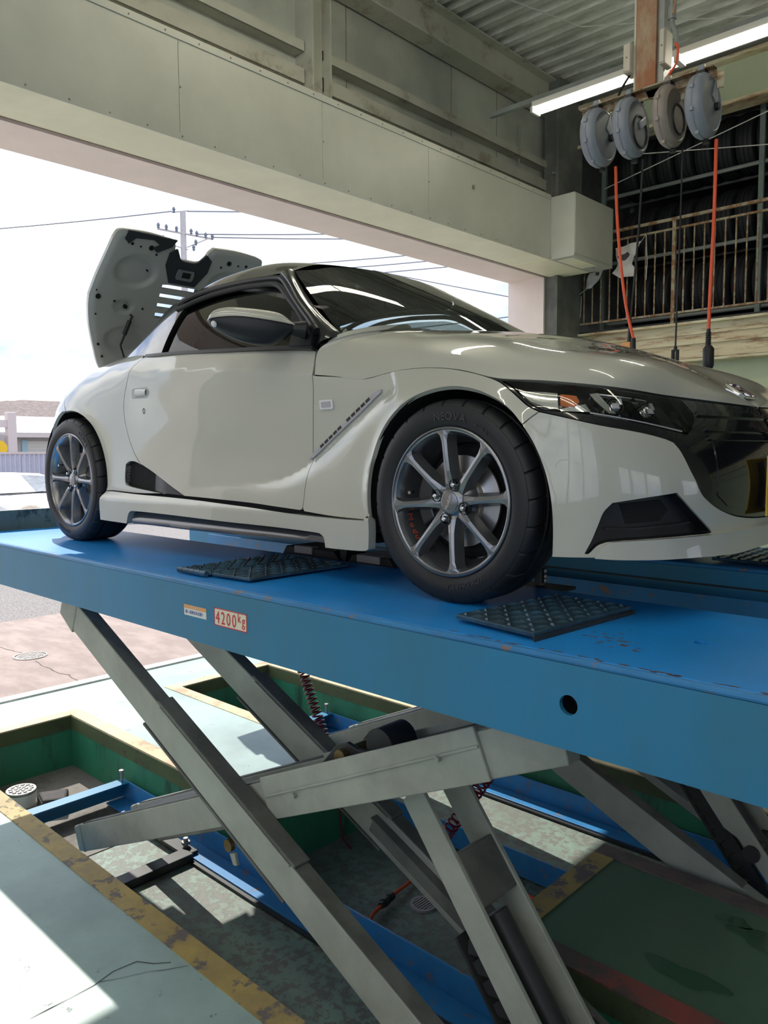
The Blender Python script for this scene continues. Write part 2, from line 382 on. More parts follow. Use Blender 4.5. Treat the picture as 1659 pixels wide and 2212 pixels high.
for y in (-0.11, 1.064, 2.235, 3.41): sc.sphere((HF+.001,y+.008,3.83),.006,6,4)
sc.build('screw_heads', 'trim_brown', hd, kind='stuff')
MB().cyl((HF,4.02,3.93),(HF+.012,4.02,3.93),.018,12).build('plug', 'trim_brown', hd)
# motor box at the end of the header
mbx = empty('trim_2', (-.5,5.7,ZS)); mbx['kind'] = 'structure'
struct(MB().box(-.66,-.39,5.305,6.10,ZS-.004,4.13), 'motor_box', 'steel_green', mbx, bevel=.004)
struct(MB().box(-.394,-.386,5.315,6.09,ZS+.02,4.115), 'front_cover', 'steel_green', mbx, bevel=.002)
struct(MB().box(-1.09,-.66,5.3,6.10,ZS-.004,4.0), 'box_return', 'soffit_cream', mbx)
struct(MB().box(-.62,-.44,5.40,5.86,ZS-.008,ZS-.003), 'hatch', 'soffit_cream', mbx, bevel=.001)
MB().cyl((-.5,5.9,ZS-.02),(-.5,5.9,ZS-.004),.008,8).build('screw', 'trim_brown', mbx)
# steelwork above the header: girts, post, top beam
sw = empty('trim_3', (-1.2,3,4.6)); sw['kind'] = 'structure'
def ibeam_y(x,z,h,w,t,y0,y1): return MB().box(x-w/2,x+w/2,y0,y1,z,z+t).box(x-w/2,x+w/2,y0,y1,z+h-t,z+h).box(x-t/2,x+t/2,y0,y1,z+t,z+h-t)
for z in (4.46,4.70):
    for (a,b_) in ((-3,2.49),(2.69,6.2)):
        struct(MB().box(-1.25,-1.14,a,b_,z,z+.012).box(-1.145,-1.133,a,b_,z,z+.11 if z<4.6 else z+.075).box(-1.25,-1.14,a,b_,z+.1 if z<4.6 else z+.065,z+.112 if z<4.6 else z+.077), 'girt_channel', 'steel_green_dirty', sw)
struct(MB().box(-1.25,-1.05,2.50,2.512,4.13,5.7).box(-1.25,-1.05,2.69,2.702,4.13,5.7).box(-1.16,-1.15,2.512,2.69,4.13,5.7), 'post', 'steel_green_dirty', sw)
struct(ibeam_y(-1.12,5.28,.32,.20,.016,-5,6.25), 'top_beam', 'steel_green_dirty', sw)
struct(MB().tube([(-1.2,5.55,5.05),(-1.2,5.55,4.13)],.012,8), 'conduit', 'steel_grey', sw)
struct(MB().tube([(-1.0,5.9,4.6),(-1.0,6.2,4.6),(-1.0,6.2,4.2)],.012,8), 'conduit', 'steel_grey', sw)

# ------------------------------------------------------------------ corner pillar and far side wall with the mezzanine
sp = empty('wall_far', (0,6.5,0)); sp['kind'] = 'structure'
struct(MB().box(-1.16,-.98,5.98,6.42,0,5.6).box(-1.0,-.96,5.95,6.45,0,5.6), 'corner_pillar', 'concrete_dark', sp)
struct(MB().box(-1.2,9.5,6.62,6.72,0,2.52), 'lower_wall', 'pale_green', sp)
struct(MB().box(-.98,9.5,6.55,6.63,2.03,2.045), 'wall_ledge', 'trim_brown', sp)
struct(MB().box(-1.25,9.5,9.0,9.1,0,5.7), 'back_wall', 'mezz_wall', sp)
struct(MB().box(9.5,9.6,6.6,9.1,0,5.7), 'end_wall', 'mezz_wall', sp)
# rusty floor beam of the mezzanine: web with flanges and ribs
struct(MB().box(-1.0,9.5,6.50,6.52,2.56,2.90), 'beam_web', 'rust_beam', sp)
struct(MB().box(-1.0,9.5,6.40,6.62,2.52,2.545), 'beam_flange', 'rust_beam', sp)
struct(MB().box(-1.0,9.5,6.40,6.62,2.90,2.925), 'beam_flange', 'rust_beam', sp)
struct(MB().box(-1.0,9.5,6.465,6.50,2.70,2.735), 'beam_rib', 'rust_beam', sp)
struct(MB().box(-1.0,9.5,6.475,6.50,2.80,2.815), 'beam_rib', 'rust_beam', sp)
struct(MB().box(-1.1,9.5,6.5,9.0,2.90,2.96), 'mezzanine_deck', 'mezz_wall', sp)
# upper edge beam of the mezzanine opening
struct(MB().box(-1.0,9.5,6.44,6.46,4.98,5.38), 'eave_beam_web', 'pale_green', sp)
struct(MB().box(-1.0,9.5,6.34,6.56,4.95,4.985), 'eave_beam_flange', 'rust_beam', sp)
struct(MB().box(-1.0,9.5,6.34,6.56,5.375,5.41), 'eave_beam_flange', 'rust_beam', sp)
# ------------------------------------------------------------------ corrugated ceiling, ribs along x
ce = empty('ceiling', (2,1,5.62)); ce['kind'] = 'structure'
pitch = .21; prof = []
y = -7.0
while y < 9.2:
    prof += [(y,5.72),(y+.05,5.72),(y+.085,5.64),(y+.165,5.64)]; y += pitch
poly = prof+[(p[0],p[1]+.012) for p in prof[::-1]]
b = MB(); n = len(prof)
G = [[(-1.3,p[0],p[1]) for p in prof],[(9.6,p[0],p[1]) for p in prof]]
b.grid(G); struct(b, 'roof_sheet', 'roof_sheet', ce)
struct(MB().box(-1.6,9.6,-7.2,9.2,5.80,5.86), 'roof_top', 'wall_up', ce)
struct(MB().tube([(-.9,2.3,5.45),(-.2,5.05,5.5),(2.1,6.4,5.35)],.006,6), 'tie_wire', 'wire_white', ce)
for x in (3.2,6.6): struct(MB().box(x-.06,x+.06,-7,6.4,5.28,5.30).box(x-.06,x+.06,-7,6.4,5.58,5.60).box(x-.005,x+.005,-7,6.4,5.3,5.58), 'rafter_beam', 'steel_green_dirty', ce)
# ------------------------------------------------------------------ rest of the workshop behind the camera (open bay at the back, windows at the side)
wl = empty('wall_left', (4,-6,0)); wl['kind'] = 'structure'
struct(MB().box(-1.3,9.6,-7.1,-7.0,0,.9), 'dado', 'grey_wall', wl)
struct(MB().box(-1.3,9.6,-7.1,-7.0,5.0,5.8), 'upper_panel', 'grey_wall', wl)
for i,x in enumerate((-1.3,1.2,3.7,6.2,9.4)): struct(MB().box(x,x+.25,-7.1,-7.0,.9,5.0), 'pier', 'grey_wall', wl)
for i in range(5): struct(MB().box(-1.05,9.4,-7.075,-7.05,.9+.9*i,.93+.9*i), 'window_bar', 'white_wall', wl)
wb = empty('wall_back', (9.5,0,0)); wb['kind'] = 'structure'
struct(MB().box(9.5,9.6,-7,6.6,2.4,5.8), 'lintel', 'grey_wall', wb)
struct(MB().box(9.5,9.6,-7,6.6,0,1.3), 'dado', 'grey_wall', wb)
for y,w in ((-7.1,3.6),(-2.3,.3),(-.6,.3),(1.1,2.2),(4.8,1.9)): struct(MB().box(9.42,9.62,y,y+w,1.3,2.4), 'pier', 'grey_wall', wb)
# ================================================================== scissor lift
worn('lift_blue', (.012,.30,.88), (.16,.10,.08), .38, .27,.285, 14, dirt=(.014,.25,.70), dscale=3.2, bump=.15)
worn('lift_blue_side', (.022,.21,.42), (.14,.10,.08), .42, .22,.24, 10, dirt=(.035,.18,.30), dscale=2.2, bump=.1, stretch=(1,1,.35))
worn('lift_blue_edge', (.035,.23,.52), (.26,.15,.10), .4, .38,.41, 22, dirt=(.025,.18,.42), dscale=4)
mat('tread_blue', (.055,.135,.21), .30, metal=.25, vcol=(.035,.07,.10), vscale=10)
worn('arm_grey', (.38,.40,.345), (.12,.12,.11), .5, .26,.30, 6, dirt=(.27,.28,.24), dscale=3.5, bump=.1)
mat('arm_top', (.15,.155,.14), .6, var=.35, vscale=6)
mat('steel_dark', (.035,.036,.038), .45, var=.3, vscale=12)
mat('brass', (.30,.20,.09), .4, metal=.8, var=.3, vscale=30)
mat('grease', (.03,.026,.022), .4)
mat('coil_red', (.16,.012,.03), .3)
mat('sign_cream', (.78,.72,.56), .5)
mat('sign_red', (.62,.035,.05), .5)
mat('sign_white', (.72,.72,.70), .5)
mat('sign_orange', (.80,.36,.13), .5)
mat('sign_blue', (.06,.12,.42), .5)
mat('cast_iron', (.33,.31,.32), .55, metal=.3)
worn('flap_green', (.13,.17,.145), (.03,.035,.035), .5, .38,.44, 6, dirt=(.09,.12,.105))

def inpoly(x, y, poly):
    c = np.zeros(np.shape(x),bool); j = len(poly)-1
    for i in range(len(poly)):
        (xi,yi),(xj,yj) = poly[i],poly[j]; m = ((yi>y)!=(yj>y)); c ^= m&(x<(xj-xi)*(y-yi)/((yj-yi) or 1e-12)+xi); j = i
    return c
def pdist(x, y, poly):
    A = np.array(poly); d = np.roll(A,-1,0)-A; L = (d*d).sum(1)+1e-12; q = np.stack([np.asarray(x,float),np.asarray(y,float)],-1)[...,None,:]-A
    t = np.clip((q*d).sum(-1)/L,0,1); r = q-t[...,None]*d
    return np.sqrt((r*r).sum(-1).min(-1))
def cdt(outline, holes=(), inner=None):
    P = [tuple(p) for p in outline]; n = len(P); E = [(i,(i+1)%n) for i in range(n)]
    for h in holes:
        k = len(P); m = len(h); P += [tuple(p) for p in h]; E += [(k+i,k+(i+1)%m) for i in range(m)]
    nb = len(P)
    if inner is not None: P += [tuple(p) for p in inner]
    V,_,F,ov,_,_ = delaunay_2d_cdt([Vector(p) for p in P], E, [], 1, 1e-6)
    V = [(v.x,v.y) for v in V]
    if not F: return V, []
    A = np.array(V); T3 = [tuple(f) for f in F]; g = np.array([A[list(f)].mean(0) for f in T3])
    k = inpoly(g[:,0],g[:,1],list(outline))
    for h in holes: k &= ~inpoly(g[:,0],g[:,1],list(h))
    FF = [f for f,q in zip(T3,k) if q]
    return V, FF
def plate(mb, outline, axis, a, b, holes=()):
    f = {'x':lambda p,t:(t,p[0],p[1]),'y':lambda p,t:(p[0],t,p[1]),'z':lambda p,t:(p[0],p[1],t)}[axis]
    V,F = cdt(outline, holes)
    mb.add([f(p,a) for p in V],[t[::-1] for t in F]); mb.add([f(p,b) for p in V],F)
    for L in (outline,*holes):
        n = len(L); mb.add([f(p,a) for p in L]+[f(p,b) for p in L],[(i,(i+1)%n,n+(i+1)%n,n+i) for i in range(n)])
    return mb
def circ(cx,cy,r,n=20,ry=None): return [(cx+r*math.cos(2*math.pi*i/n),cy+(ry or r)*math.sin(2*math.pi*i/n)) for i in range(n)]
DZ = 1.2
def tread_stud():
    b = MB(); L = .017; w = .0055
    b.add([(-L,0,0),(0,-w,0),(L,0,0),(0,w,0),(-L*.35,0,.005),(L*.35,0,.005)],[(0,1,5,4),(1,2,5),(2,3,5),(3,0,4,5),]); return b
def tread_plate(quad, z0, th, parent, name='tread_plate'):
    """quad: 4 corners; plate with rows of diamond studs as one part"""
    c = Vector((sum(q[0] for q in quad)/4, sum(q[1] for q in quad)/4))
    p = MB().prism(quad,'z',z0,z0+th).build(name,'tread_blue',parent,bevel=.003)
    Q = [Vector(q) for q in quad]; st = MB(); k = tread_stud(); nx = max(3,int((Q[1]-Q[0]).length/.034)); ny = max(3,int((Q[3]-Q[0]).length/.034))
    for i in range(nx):
        for j in range(ny):
            s,t = (i+.5)/nx,(j+.5)/ny; m = (Q[0]*(1-s)+Q[1]*s)*(1-t)+(Q[3]*(1-s)+Q[2]*s)*t
            a = .8 if (i+j)%2 else -.8
            st.add([(m.x+v[0]*math.cos(a)-v[1]*math.sin(a), m.y+v[0]*math.sin(a)+v[1]*math.cos(a), z0+th+v[2]) for v in k.V], k.F)
    st.build('diamond_studs','tread_blue',p,kind='stuff')
    return p
def arm_poly(p, q, h, cut0=0, cut1=0):
    p = Vector(p); q = Vector(q); d = (q-p).normalized(); n = Vector((-d.y,d.x))*h/2
    return [tuple(p-n+d*cut0),tuple(q-n-d*cut1),tuple(q+n),tuple(p+n)]
XE = 4.6
def make_lift(y0, y1, label, far=False, seen=True):
    root = empty('scissor_lift', (1.9,(y0+y1)/2,PZ), label, 'car lift', 'pair of drive-on scissor lifts')
    xl = -.76 if not far else -.86
    # platform : top plate, side skins, edge strip
    pf = MB()
    plate(pf, [(xl,y0),(XE,y0),(XE,y1),(xl,y1)], 'z', DZ-.012, DZ, [circ(2.971,y0+.311,.016,16)] if not far else [])
    pl = pf.build('platform','lift_blue',root)
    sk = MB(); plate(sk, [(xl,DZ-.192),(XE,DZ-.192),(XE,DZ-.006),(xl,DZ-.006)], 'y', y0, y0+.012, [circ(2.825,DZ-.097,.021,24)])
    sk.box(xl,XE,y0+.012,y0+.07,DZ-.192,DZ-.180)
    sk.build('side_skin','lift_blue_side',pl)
    MB().lathe([(0,.0),(0,.03),(-.05,.03)],(2.825,y0+.065,DZ-.097),(0,1,0),20).build('hole_dark_backing','dark_void',pl)  # near-black cup added behind the skin hole, its shade put into the colour
    if not far: MB().lathe([(0,0),(0,.024),(.03,.024)],(2.971,y0+.311,DZ-.045),(0,0,1),16).build('hole_dark_backing','dark_void',pl)  # same kind of added cup, darkening the deck hole by its colour
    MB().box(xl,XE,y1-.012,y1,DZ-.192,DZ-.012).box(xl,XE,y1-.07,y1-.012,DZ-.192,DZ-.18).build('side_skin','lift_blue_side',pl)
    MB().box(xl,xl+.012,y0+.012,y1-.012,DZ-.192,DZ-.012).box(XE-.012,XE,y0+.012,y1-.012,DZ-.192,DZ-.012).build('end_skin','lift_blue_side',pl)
    MB().tube([(xl,y0+.006,DZ-.005),(XE,y0+.006,DZ-.005)],.0085,10).build('rounded_edge','lift_blue_edge',pl,smooth=True)
    MB().box(xl,XE,y0+.012,y0+.052,DZ,DZ+.0035).build('edge_strip','lift_blue',pl,bevel=.002)
    # jack rail along the inner edge
    yi, s = (y1,1) if not far else (y0,-1)
    a,b = sorted((yi,yi+s*.055)); MB().box(xl+.3,XE,a,b,DZ-.16,DZ-.148).box(xl+.3,XE,*(sorted((yi+s*.045,yi+s*.055))),DZ-.148,DZ-.10).build('jack_rail','lift_blue_edge',pl)
    if far: MB().box(xl,XE,y0-.004,y0,DZ-.075,DZ-.069).build('skin_seam','steel_dark',pl)
    # standing wheel-stop flap at the rear end
    MB().prism([(xl-.02,DZ-.05),(xl+.012,DZ-.05),(xl+.03,DZ+.11),(xl+.012,DZ+.112)],'y',y0+.005,y1-.005).prism([(xl+.03,DZ+.0),(xl+.10,DZ),(xl+.03,DZ+.1)],'y',y0+.0,y0+.02).build('wheel_stop_flap','flap_green',root,bevel=.002)
    # arms. outer pair A falls to the right, inner pair C rises to the right
    yc = (y0+y1)/2; o = lambda y: y+y0+.278
    A0,A1 = (.36,.962),(2.74,-.108); C0,C1 = (.23,-.146),(2.74,.972)
    for k,(ya,yb) in enumerate(((-.21,-.155),(.22,.275))):
        ap = arm_poly(A0,A1,.135); ap[0] = (ap[0][0]+.03,ap[0][1]-.0); 
        m = MB().prism(ap,'y',o(ya),o(yb)).build('scissor_arm','arm_grey',root,bevel=.004)
        d = Vector((A1[0]-A0[0],A1[1]-A0[1])).normalized(); n = Vector((-d.y,d.x))
        # stiffening cover plates with a step, on the upper and lower edge (darker grey)
        def along(t,h): return (A0[0]+d.x*t+n.x*h, A0[1]+d.y*t+n.y*h)
        L = (Vector(A1)-Vector(A0)).length
        MB().prism([along(.12,.0675),along(L-.1,.0675),along(L-.1,.0715),along(.12,.0715)],'y',o(ya)+.001,o(yb)-.001).build('top_flange','arm_top',m)
        MB().prism([along(.78,.0715),along(1.62,.0715),along(1.62,.0835),along(.78,.0835)],'y',o(ya)-.004,o(yb)+.004).prism([along(.72,-.0675),along(1.62,-.0675),along(1.62,-.078),along(.72,-.078)],'y',o(ya)-.0,o(yb)).build('cover_plate','arm_top',m,bevel=.003)
        MB().prism([along(.80,.060),along(1.60,.060),along(1.60,.068),along(.80,.068)],'y',o(ya)-.006,o(ya)).build('weld_bead','arm_grey',m,bevel=.002)
        MB().prism([along(-.03,-.05),along(.10,-.0675),along(.10,.0675),along(-.03,.0675)],'y',o(ya)-.003,o(yb)+.003).build('head_bracket','arm_grey',m,bevel=.004)
    dC = Vector((C1[0]-C0[0],C1[1]-C0[1])).normalized(); nC = Vector((-dC.y,dC.x)); LC = (Vector(C1)-Vector(C0)).length
    def alc(t,h): return (C0[0]+dC.x*t+nC.x*h, C0[1]+dC.y*t+nC.y*h)
    for k,(ya,yb) in enumerate(((-.135,-.08),(.145,.20))):
        cp = arm_poly(C0,C1,.12); cp[0] = alc(.055,-.06); cp[1] = alc(LC-.02,-.06)
        m = MB().prism(cp,'y',o(ya),o(yb)).build('scissor_arm','arm_grey',root,bevel=.004)
        MB().prism([alc(.09,.06),alc(LC-.1,.06),alc(LC-.1,.064),alc(.09,.064)],'y',o(ya)+.002,o(yb)-.002).build('top_flange','arm_top',m)
        MB().prism([alc(1.55,-.062),alc(2.5,-.062),alc(2.5,.075),alc(1.55,.075)],'y',o(ya)-.012,o(ya)).build('side_plate','arm_grey',m,bevel=.003)
        MB().prism([alc(1.56,.010),alc(2.5,.022),alc(2.5,.030),alc(1.56,.018)],'y',o(ya)-.018,o(ya)-.012).build('side_rib','arm_grey',m,bevel=.002)
        MB().prism([alc(.75,-.060),alc(1.4,-.060),alc(1.4,-.07),alc(.75,-.07)],'y',o(ya)-.0,o(yb)).build('weld_plate','arm_top',m,bevel=.003)
        for t,h in ((1.72,.0),(2.36,.018)): MB().cyl((*[alc(t,h)[0]],o(ya)-.026,alc(t,h)[1]),(alc(t,h)[0],o(ya)-.012,alc(t,h)[1]),.008,10).build('bolt','arm_grey',m)
        MB().prism([alc(.0,-.05),alc(.06,-.062),alc(.06,.062),alc(.0,.055)],'y',o(ya)-.003,o(yb)+.003).build('foot_bracket','arm_grey',m,bevel=.003)
    # cross plates tying the inner pair
    MB().prism([alc(.35,.045),alc(.9,.045),alc(.9,.058),alc(.35,.058)],'y',o(-.08),o(.145)).build('tie_plate','arm_top',root)
    MB().prism([alc(1.6,.04),alc(2.55,.04),alc(2.55,.052),alc(1.6,.052)],'y',o(-.08),o(.145)).build('tie_plate','arm_top',root)
    # centre pivot
    cx,cz = 1.543,.436
    MB().cyl((cx,o(-.20),cz),(cx,o(.27),cz),.03,20).build('centre_pin','steel_dark',root,smooth=True)
    pn = MB().cyl((1.44,o(-.155),.262),(1.44,o(-.138),.262),.022,18).build('pin_cap','brass',root,smooth=True)
    MB().prism([(1.445,.235),(1.475,.245),(1.485,.205),(1.465,.20)],'y',o(-.15),o(-.14)).build('lock_tab','arm_grey',pn)
    # clevis for the hydraulic rams on the inner pair
    cl = empty('ram_clevis', (1.98,o(.03),.70)); cl.parent = root; cl.location = Vector((1.98,o(.03),.70))-Vector(root.location)
    for yy in (o(-.055),o(.085)):
        MB().prism([(1.83,.64),(1.90,.72),(1.945,.735),(1.99,.725),(2.12,.735),(2.16,.77),(2.2,.76),(2.2,.70)],'y',yy-.008,yy+.008).build('lug','steel_dark',cl,bevel=.004)
    MB().cyl((1.935,o(-.085),.69),(1.935,o(.11),.69),.025,18).build('ram_pin','brass',cl,smooth=True)
    MB().cyl((2.06,o(-.04),.745),(2.06,o(.07),.745),.055,24).build('ram_eye','steel_dark',cl,smooth=True)
    # push links with hydraulic cylinder and locking rack
    l0,l1 = Vector((2.215,.63)),Vector((2.66,.06))
    dl = (l1-l0).normalized(); nl = Vector((-dl.y,dl.x))
    def al(t,h): return (l0.x+dl.x*t+nl.x*h, l0.y+dl.y*t+nl.y*h)
    for yy,w in ((-.055,.045),(.115,.05)):
        MB().prism([al(-.02,-w),al(.60,-w),al(.66,-w*.35),al(.86,-w*.3),al(.90,w*.2),al(.84,w),al(-.05,w)],'y',o(yy),o(yy)+.016).build('push_link','arm_grey',root,bevel=.003)
    MB().prism([al(.17,-.045),al(.32,-.045),al(.32,.045),al(.17,.045)],'y',o(-.04),o(.115)).build('link_bridge','arm_top',root,bevel=.004)
    MB().cyl((al(.35,0)[0],o(.035),al(.35,0)[1]),(al(.85,0)[0],o(.035),al(.85,0)[1]),.036,20).build('hydraulic_cylinder','steel_dark',root,smooth=True)
    MB().cyl((al(.72,.0)[0],o(-.07),al(.72,.0)[1]),(al(.72,0)[0],o(.165),al(.72,0)[1]),.032,18).build('link_pin','steel_dark',root,smooth=True)
    rk = MB(); prof = [al(.36,-.05)]
    for i in range(9):
        t = .38+.055*i; prof += [al(t,-.115 if i else -.09),al(t+.03,-.115),al(t+.05,-.078)]
    prof += [al(.9,-.05)]
    rk.prism(prof,'y',o(-.02),o(.0)).prism([al(.36,-.128),al(.92,-.128),al(.92,-.118),al(.36,-.118)],'y',o(-.03),o(.10)); rk.build('locking_rack','steel_dark',root)
    MB().tube([(al(.30,-.02)[0],o(.03),al(.30,-.02)[1]),(al(.28,-.07)[0],o(.03),al(.28,-.07)[1]),(al(.36,-.10)[0],o(.03),al(.36,-.10)[1]),(al(.44,-.09)[0],o(.03),al(.44,-.09)[1])],.009,8).build('oil_pipe','grease',root,smooth=True)
    # angle guide on the far outer arm
    g0,g1 = (1.62,.27),(2.12,.05)
    MB().bar((1.80,o(.19),.335),(2.32,o(.19),.10),.004,.05).bar((1.80,o(.2),.36),(2.32,o(.2),.125),.03,.005).build('angle_guide','arm_top',root)
    # base frame lying in the pit
    pa,pb = (P1 if not far else P2)
    for side,(ya,yb) in enumerate(((pa+.02,pa+.13),(pb-.13,pb-.02))):
        r = MB().box(-.34,XE,ya,yb,PZ+.012,PZ+.022); w = ya if side==0 else yb-.010
        r.box(-.34,XE,w,w+.010,PZ+.022,PZ+.125); r.build('base_rail','lift_blue_edge',root,bevel=.002)
        ms = (yb if side==0 else ya-.02); MB().box(.3,XE,min(ms,ms+.02),max(ms,ms+.02),PZ+.004,PZ+.014).build('rail_foot','steel_dark',root)
    MB().box(-.345,-.335,pa+.03,pb-.03,PZ+.03,PZ+.125).box(-.335,-.27,pa+.03,pb-.03,PZ+.118,PZ+.125).build('cross_member','lift_blue_side',root)
    cm = MB().box(.44,.52,pa+.13,pb-.13,PZ+.006,PZ+.045).box(.13,.50,pb-.16,pb-.09,PZ+.024,PZ+.040).build('slide_cross','steel_dark',root,bevel=.004)
    MB().cyl((.43,pb-.115,PZ+.04),(.43,pb-.115,PZ+.085),.012,8).cyl((.43,pb-.115,PZ+.055),(.43,pb-.115,PZ+.068),.022,6).build('slide_bolt','cast_iron',cm)
    MB().cyl((-.31,pb-.05,PZ+.12),(-.31,pb-.05,PZ+.185),.007,10).cyl((-.31,pb-.05,PZ+.18),(-.31,pb-.05,PZ+.19),.014,12).build('levelling_bolt','cast_iron',root)
    return root
near = make_lift(-.278,.38,'near blue scissor lift platform carrying the car wheels, with a 4200kg sign')
far_ = make_lift(1.19,1.86,'far blue scissor lift platform on the other side of the car', far=True)
NPL = [c for c in near.children if c.name.startswith('platform')][0]
FPL = [c for c in far_.children if c.name.startswith('platform')][0]
# tread plates on the platforms
tp = [tread_plate([(2.445,-.165),(2.695,-.205),(2.72,.215),(2.49,.225)], DZ+.008, .012, near),
      tread_plate([(1.235,-.185),(1.412,-.18),(1.36,.285),(1.195,.285)], DZ+.006, .010, near),
      tread_plate([(1.42,-.18),(1.608,-.165),(1.615,.275),(1.37,.285)], DZ+.006, .010, near),
      tread_plate([(2.53,1.26),(2.86,1.25),(2.88,1.66),(2.50,1.66)], DZ+.01, .012, far_)]
MB().prism([(2.66,-.17),(2.70,-.21),(2.73,.215),(2.70,.215)],'z',DZ,DZ+.01).build('plate_ramp','steel_dark',tp[0])
h = MB()
for i in range(5): h.cyl((1.24+i*.034,-.193,DZ+.012),(1.24+i*.034+.031,-.192,DZ+.012),.010,12)
h.build('hinge_barrel','tread_blue',tp[1],smooth=True)
mat('rust_chip', (.10,.06,.05), .7)
rc = random.Random(4); ch = MB()
for i in range(70):
    if i<38: x,y_ = rc.gauss(2.80,.05),rc.gauss(-.08,.035); sx,sy = rc.uniform(.003,.012),rc.uniform(.001,.003)
    else: x,y_ = rc.uniform(2.5,3.3),-.262+rc.uniform(-.004,.006); sx,sy = rc.uniform(.003,.016),rc.uniform(.0015,.004)
    ch.prism([(x-sx,y_),(x-sx*.3,y_-sy),(x+sx*.6,y_-sy*.6),(x+sx,y_+sy*.3),(x+sx*.1,y_+sy)],'z',DZ+.0002 if i<38 else DZ+.0035,DZ+.0006 if i<38 else DZ+.0040)
ch.build('paint_chips','rust_chip',NPL,kind='stuff')
# signs on the side skin
ry = Matrix.Rotation(math.pi/2,4,'X')
def sign(name, x0, x1, z0, z1, m, parent, y=-.278):
    return MB().box(x0,x1,y-.0012,y,z0,z1).build(name,m,parent)
def letters(txt, x, z, size, m, parent, y, align='CENTER', sx=1, name='lettering'):
    V,F = text_mesh(txt,size,.0003,align); V = [(x+v[0]*sx, y-.0016-v[2], z+v[1]) for v in V]
    b = MB(); b.add(V,F); return b.build(name,m,parent)
s1 = sign('load_sign',1.576,1.744,DZ-.120,DZ-.064,'sign_cream',near); s1['label'] = 'cream sign reading 4200kg in red'
for q in ((1.576,1.744,DZ-.120,DZ-.117),(1.576,1.744,DZ-.067,DZ-.064),(1.576,1.579,DZ-.12,DZ-.064),(1.741,1.744,DZ-.12,DZ-.064)): MB().box(q[0],q[1],-.2796,-.2790,q[2],q[3]).build('border','sign_red',s1)
for ch,xx in zip('4200',(1.595,1.6235,1.652,1.681)):
    c = letters(ch,xx,DZ-.112,.056,'sign_red',s1,-.2785,sx=.80,name='digit'); V = None
letters('k',1.707,DZ-.094,.042,'sign_red',s1,-.2785,sx=.8,name='letter'); letters('g',1.728,DZ-.102,.046,'sign_red',s1,-.2785,sx=.8,name='letter')
s2 = sign('warning_sign',1.404,1.531,DZ-.111,DZ-.076,'sign_white',near); s2['label'] = 'small white and orange warning sticker'
MB().box(1.404,1.531,-.2796,-.2790,DZ-.088,DZ-.076).build('orange_band','sign_orange',s2)
letters('リフト操作中',1.4675,DZ-.0855,.010,'sign_cream',s2,-.2786,sx=.9); letters('指・足挟まれ注意！',1.466,DZ-.103,.0125,'sign_blue',s2,-.2785,sx=.95)
# wood splinter on the deck
mat('wood_chip', (.42,.27,.12), .7, var=.3, vscale=20)
MB().prism([(2.60,.02),(2.63,.03),(2.66,.005),(2.64,-.005)],'z',DZ,DZ+.004).build('wood_splinter','wood_chip',None,label='small sliver of wood lying beside the front tread plate',cat='wood chip')
# wheel-free jack between the decks with rubber pads
jk = empty('lift_jack', (1.35,.55,1.05), 'black low jack beam with rubber pads under the car sill', 'jack')
mat('jack_black', (.02,.021,.022), .5, var=.3, vscale=15)
MB().box(1.02,1.72,.44,.60,1.06,1.185).box(1.0,1.74,.42,.46,1.10,1.17).box(1.10,1.6,.60,1.12,1.06,1.15).build('beam','jack_black',jk,bevel=.006)
MB().prism([(1.04,1.185),(1.07,1.225),(1.36,1.225),(1.40,1.185)],'y',.43,.60).build('saddle','jack_black',jk,bevel=.004)
MB().prism([(1.44,1.185),(1.47,1.222),(1.66,1.222),(1.69,1.185)],'y',.43,.60).build('saddle','jack_black',jk,bevel=.004)
MB().box(1.13,1.24,.422,.46,1.20,1.232).build('rubber_pad','cast_iron',jk,bevel=.003); MB().box(1.50,1.62,.422,.46,1.195,1.225).build('rubber_pad','cast_iron',jk,bevel=.003)
MB().prism([(1.385,1.24),(1.43,1.24),(1.42,1.18),(1.40,1.17)],'y',.44,.5).build('hook','jack_black',jk)
# level gauge post beside the front tyre
gg = empty('gauge_post', (2.31,.45,1.12), 'small grey gauge post on a plate beside the front tyre', 'gauge')
MB().box(2.20,2.40,.385,.50,1.186,1.196).build('foot_plate','steel_dark',gg,bevel=.002)
MB().box(2.29,2.315,.43,.46,1.196,1.262).build('post','arm_top',gg,bevel=.004)
MB().box(2.3155,2.322,.437,.453,1.205,1.255).build('scale_strip','steel_dark',gg)
for z in (1.208,1.221,1.238): MB().box(2.322,2.3225,.439,.451,z,z+.009).build('scale_mark','sign_white',gg)
# coiled air hoses
def coil(p, q, r, turns, tr=.006, name='coiled_air_hose', label='', group=None, tail=None, head=None):
    p = Vector(p); q = Vector(q); d = (q-p); L = d.length; d.normalize(); u = d.orthogonal().normalized(); w = d.cross(u); P = []
    n = turns*14
    for i in range(n+1):
        t = i/n; a = 2*math.pi*turns*t; P.append(p+d*(L*t)+(u*math.cos(a)+w*math.sin(a))*r+Vector((0,0,-.05))*math.sin(math.pi*t)*0)
    if tail: P += [Vector(v) for v in tail]
    if head: P = [Vector(v) for v in head]+P
    return MB().tube(P,tr,6).build(name,'coil_red',None,smooth=True,label=label,cat='air hose',group=group)
coil((.56,.9,.60),(.82,.9,.10),.024,24,.005,label='dark red coiled air hose hanging behind the near lift, left one',head=[(.50,1.20,1.0),(.50,1.12,1.0),(.52,1.0,.85)],tail=[(.86,.9,0),(.9,.9,PZ+.02),(.98,.88,PZ+.006)])
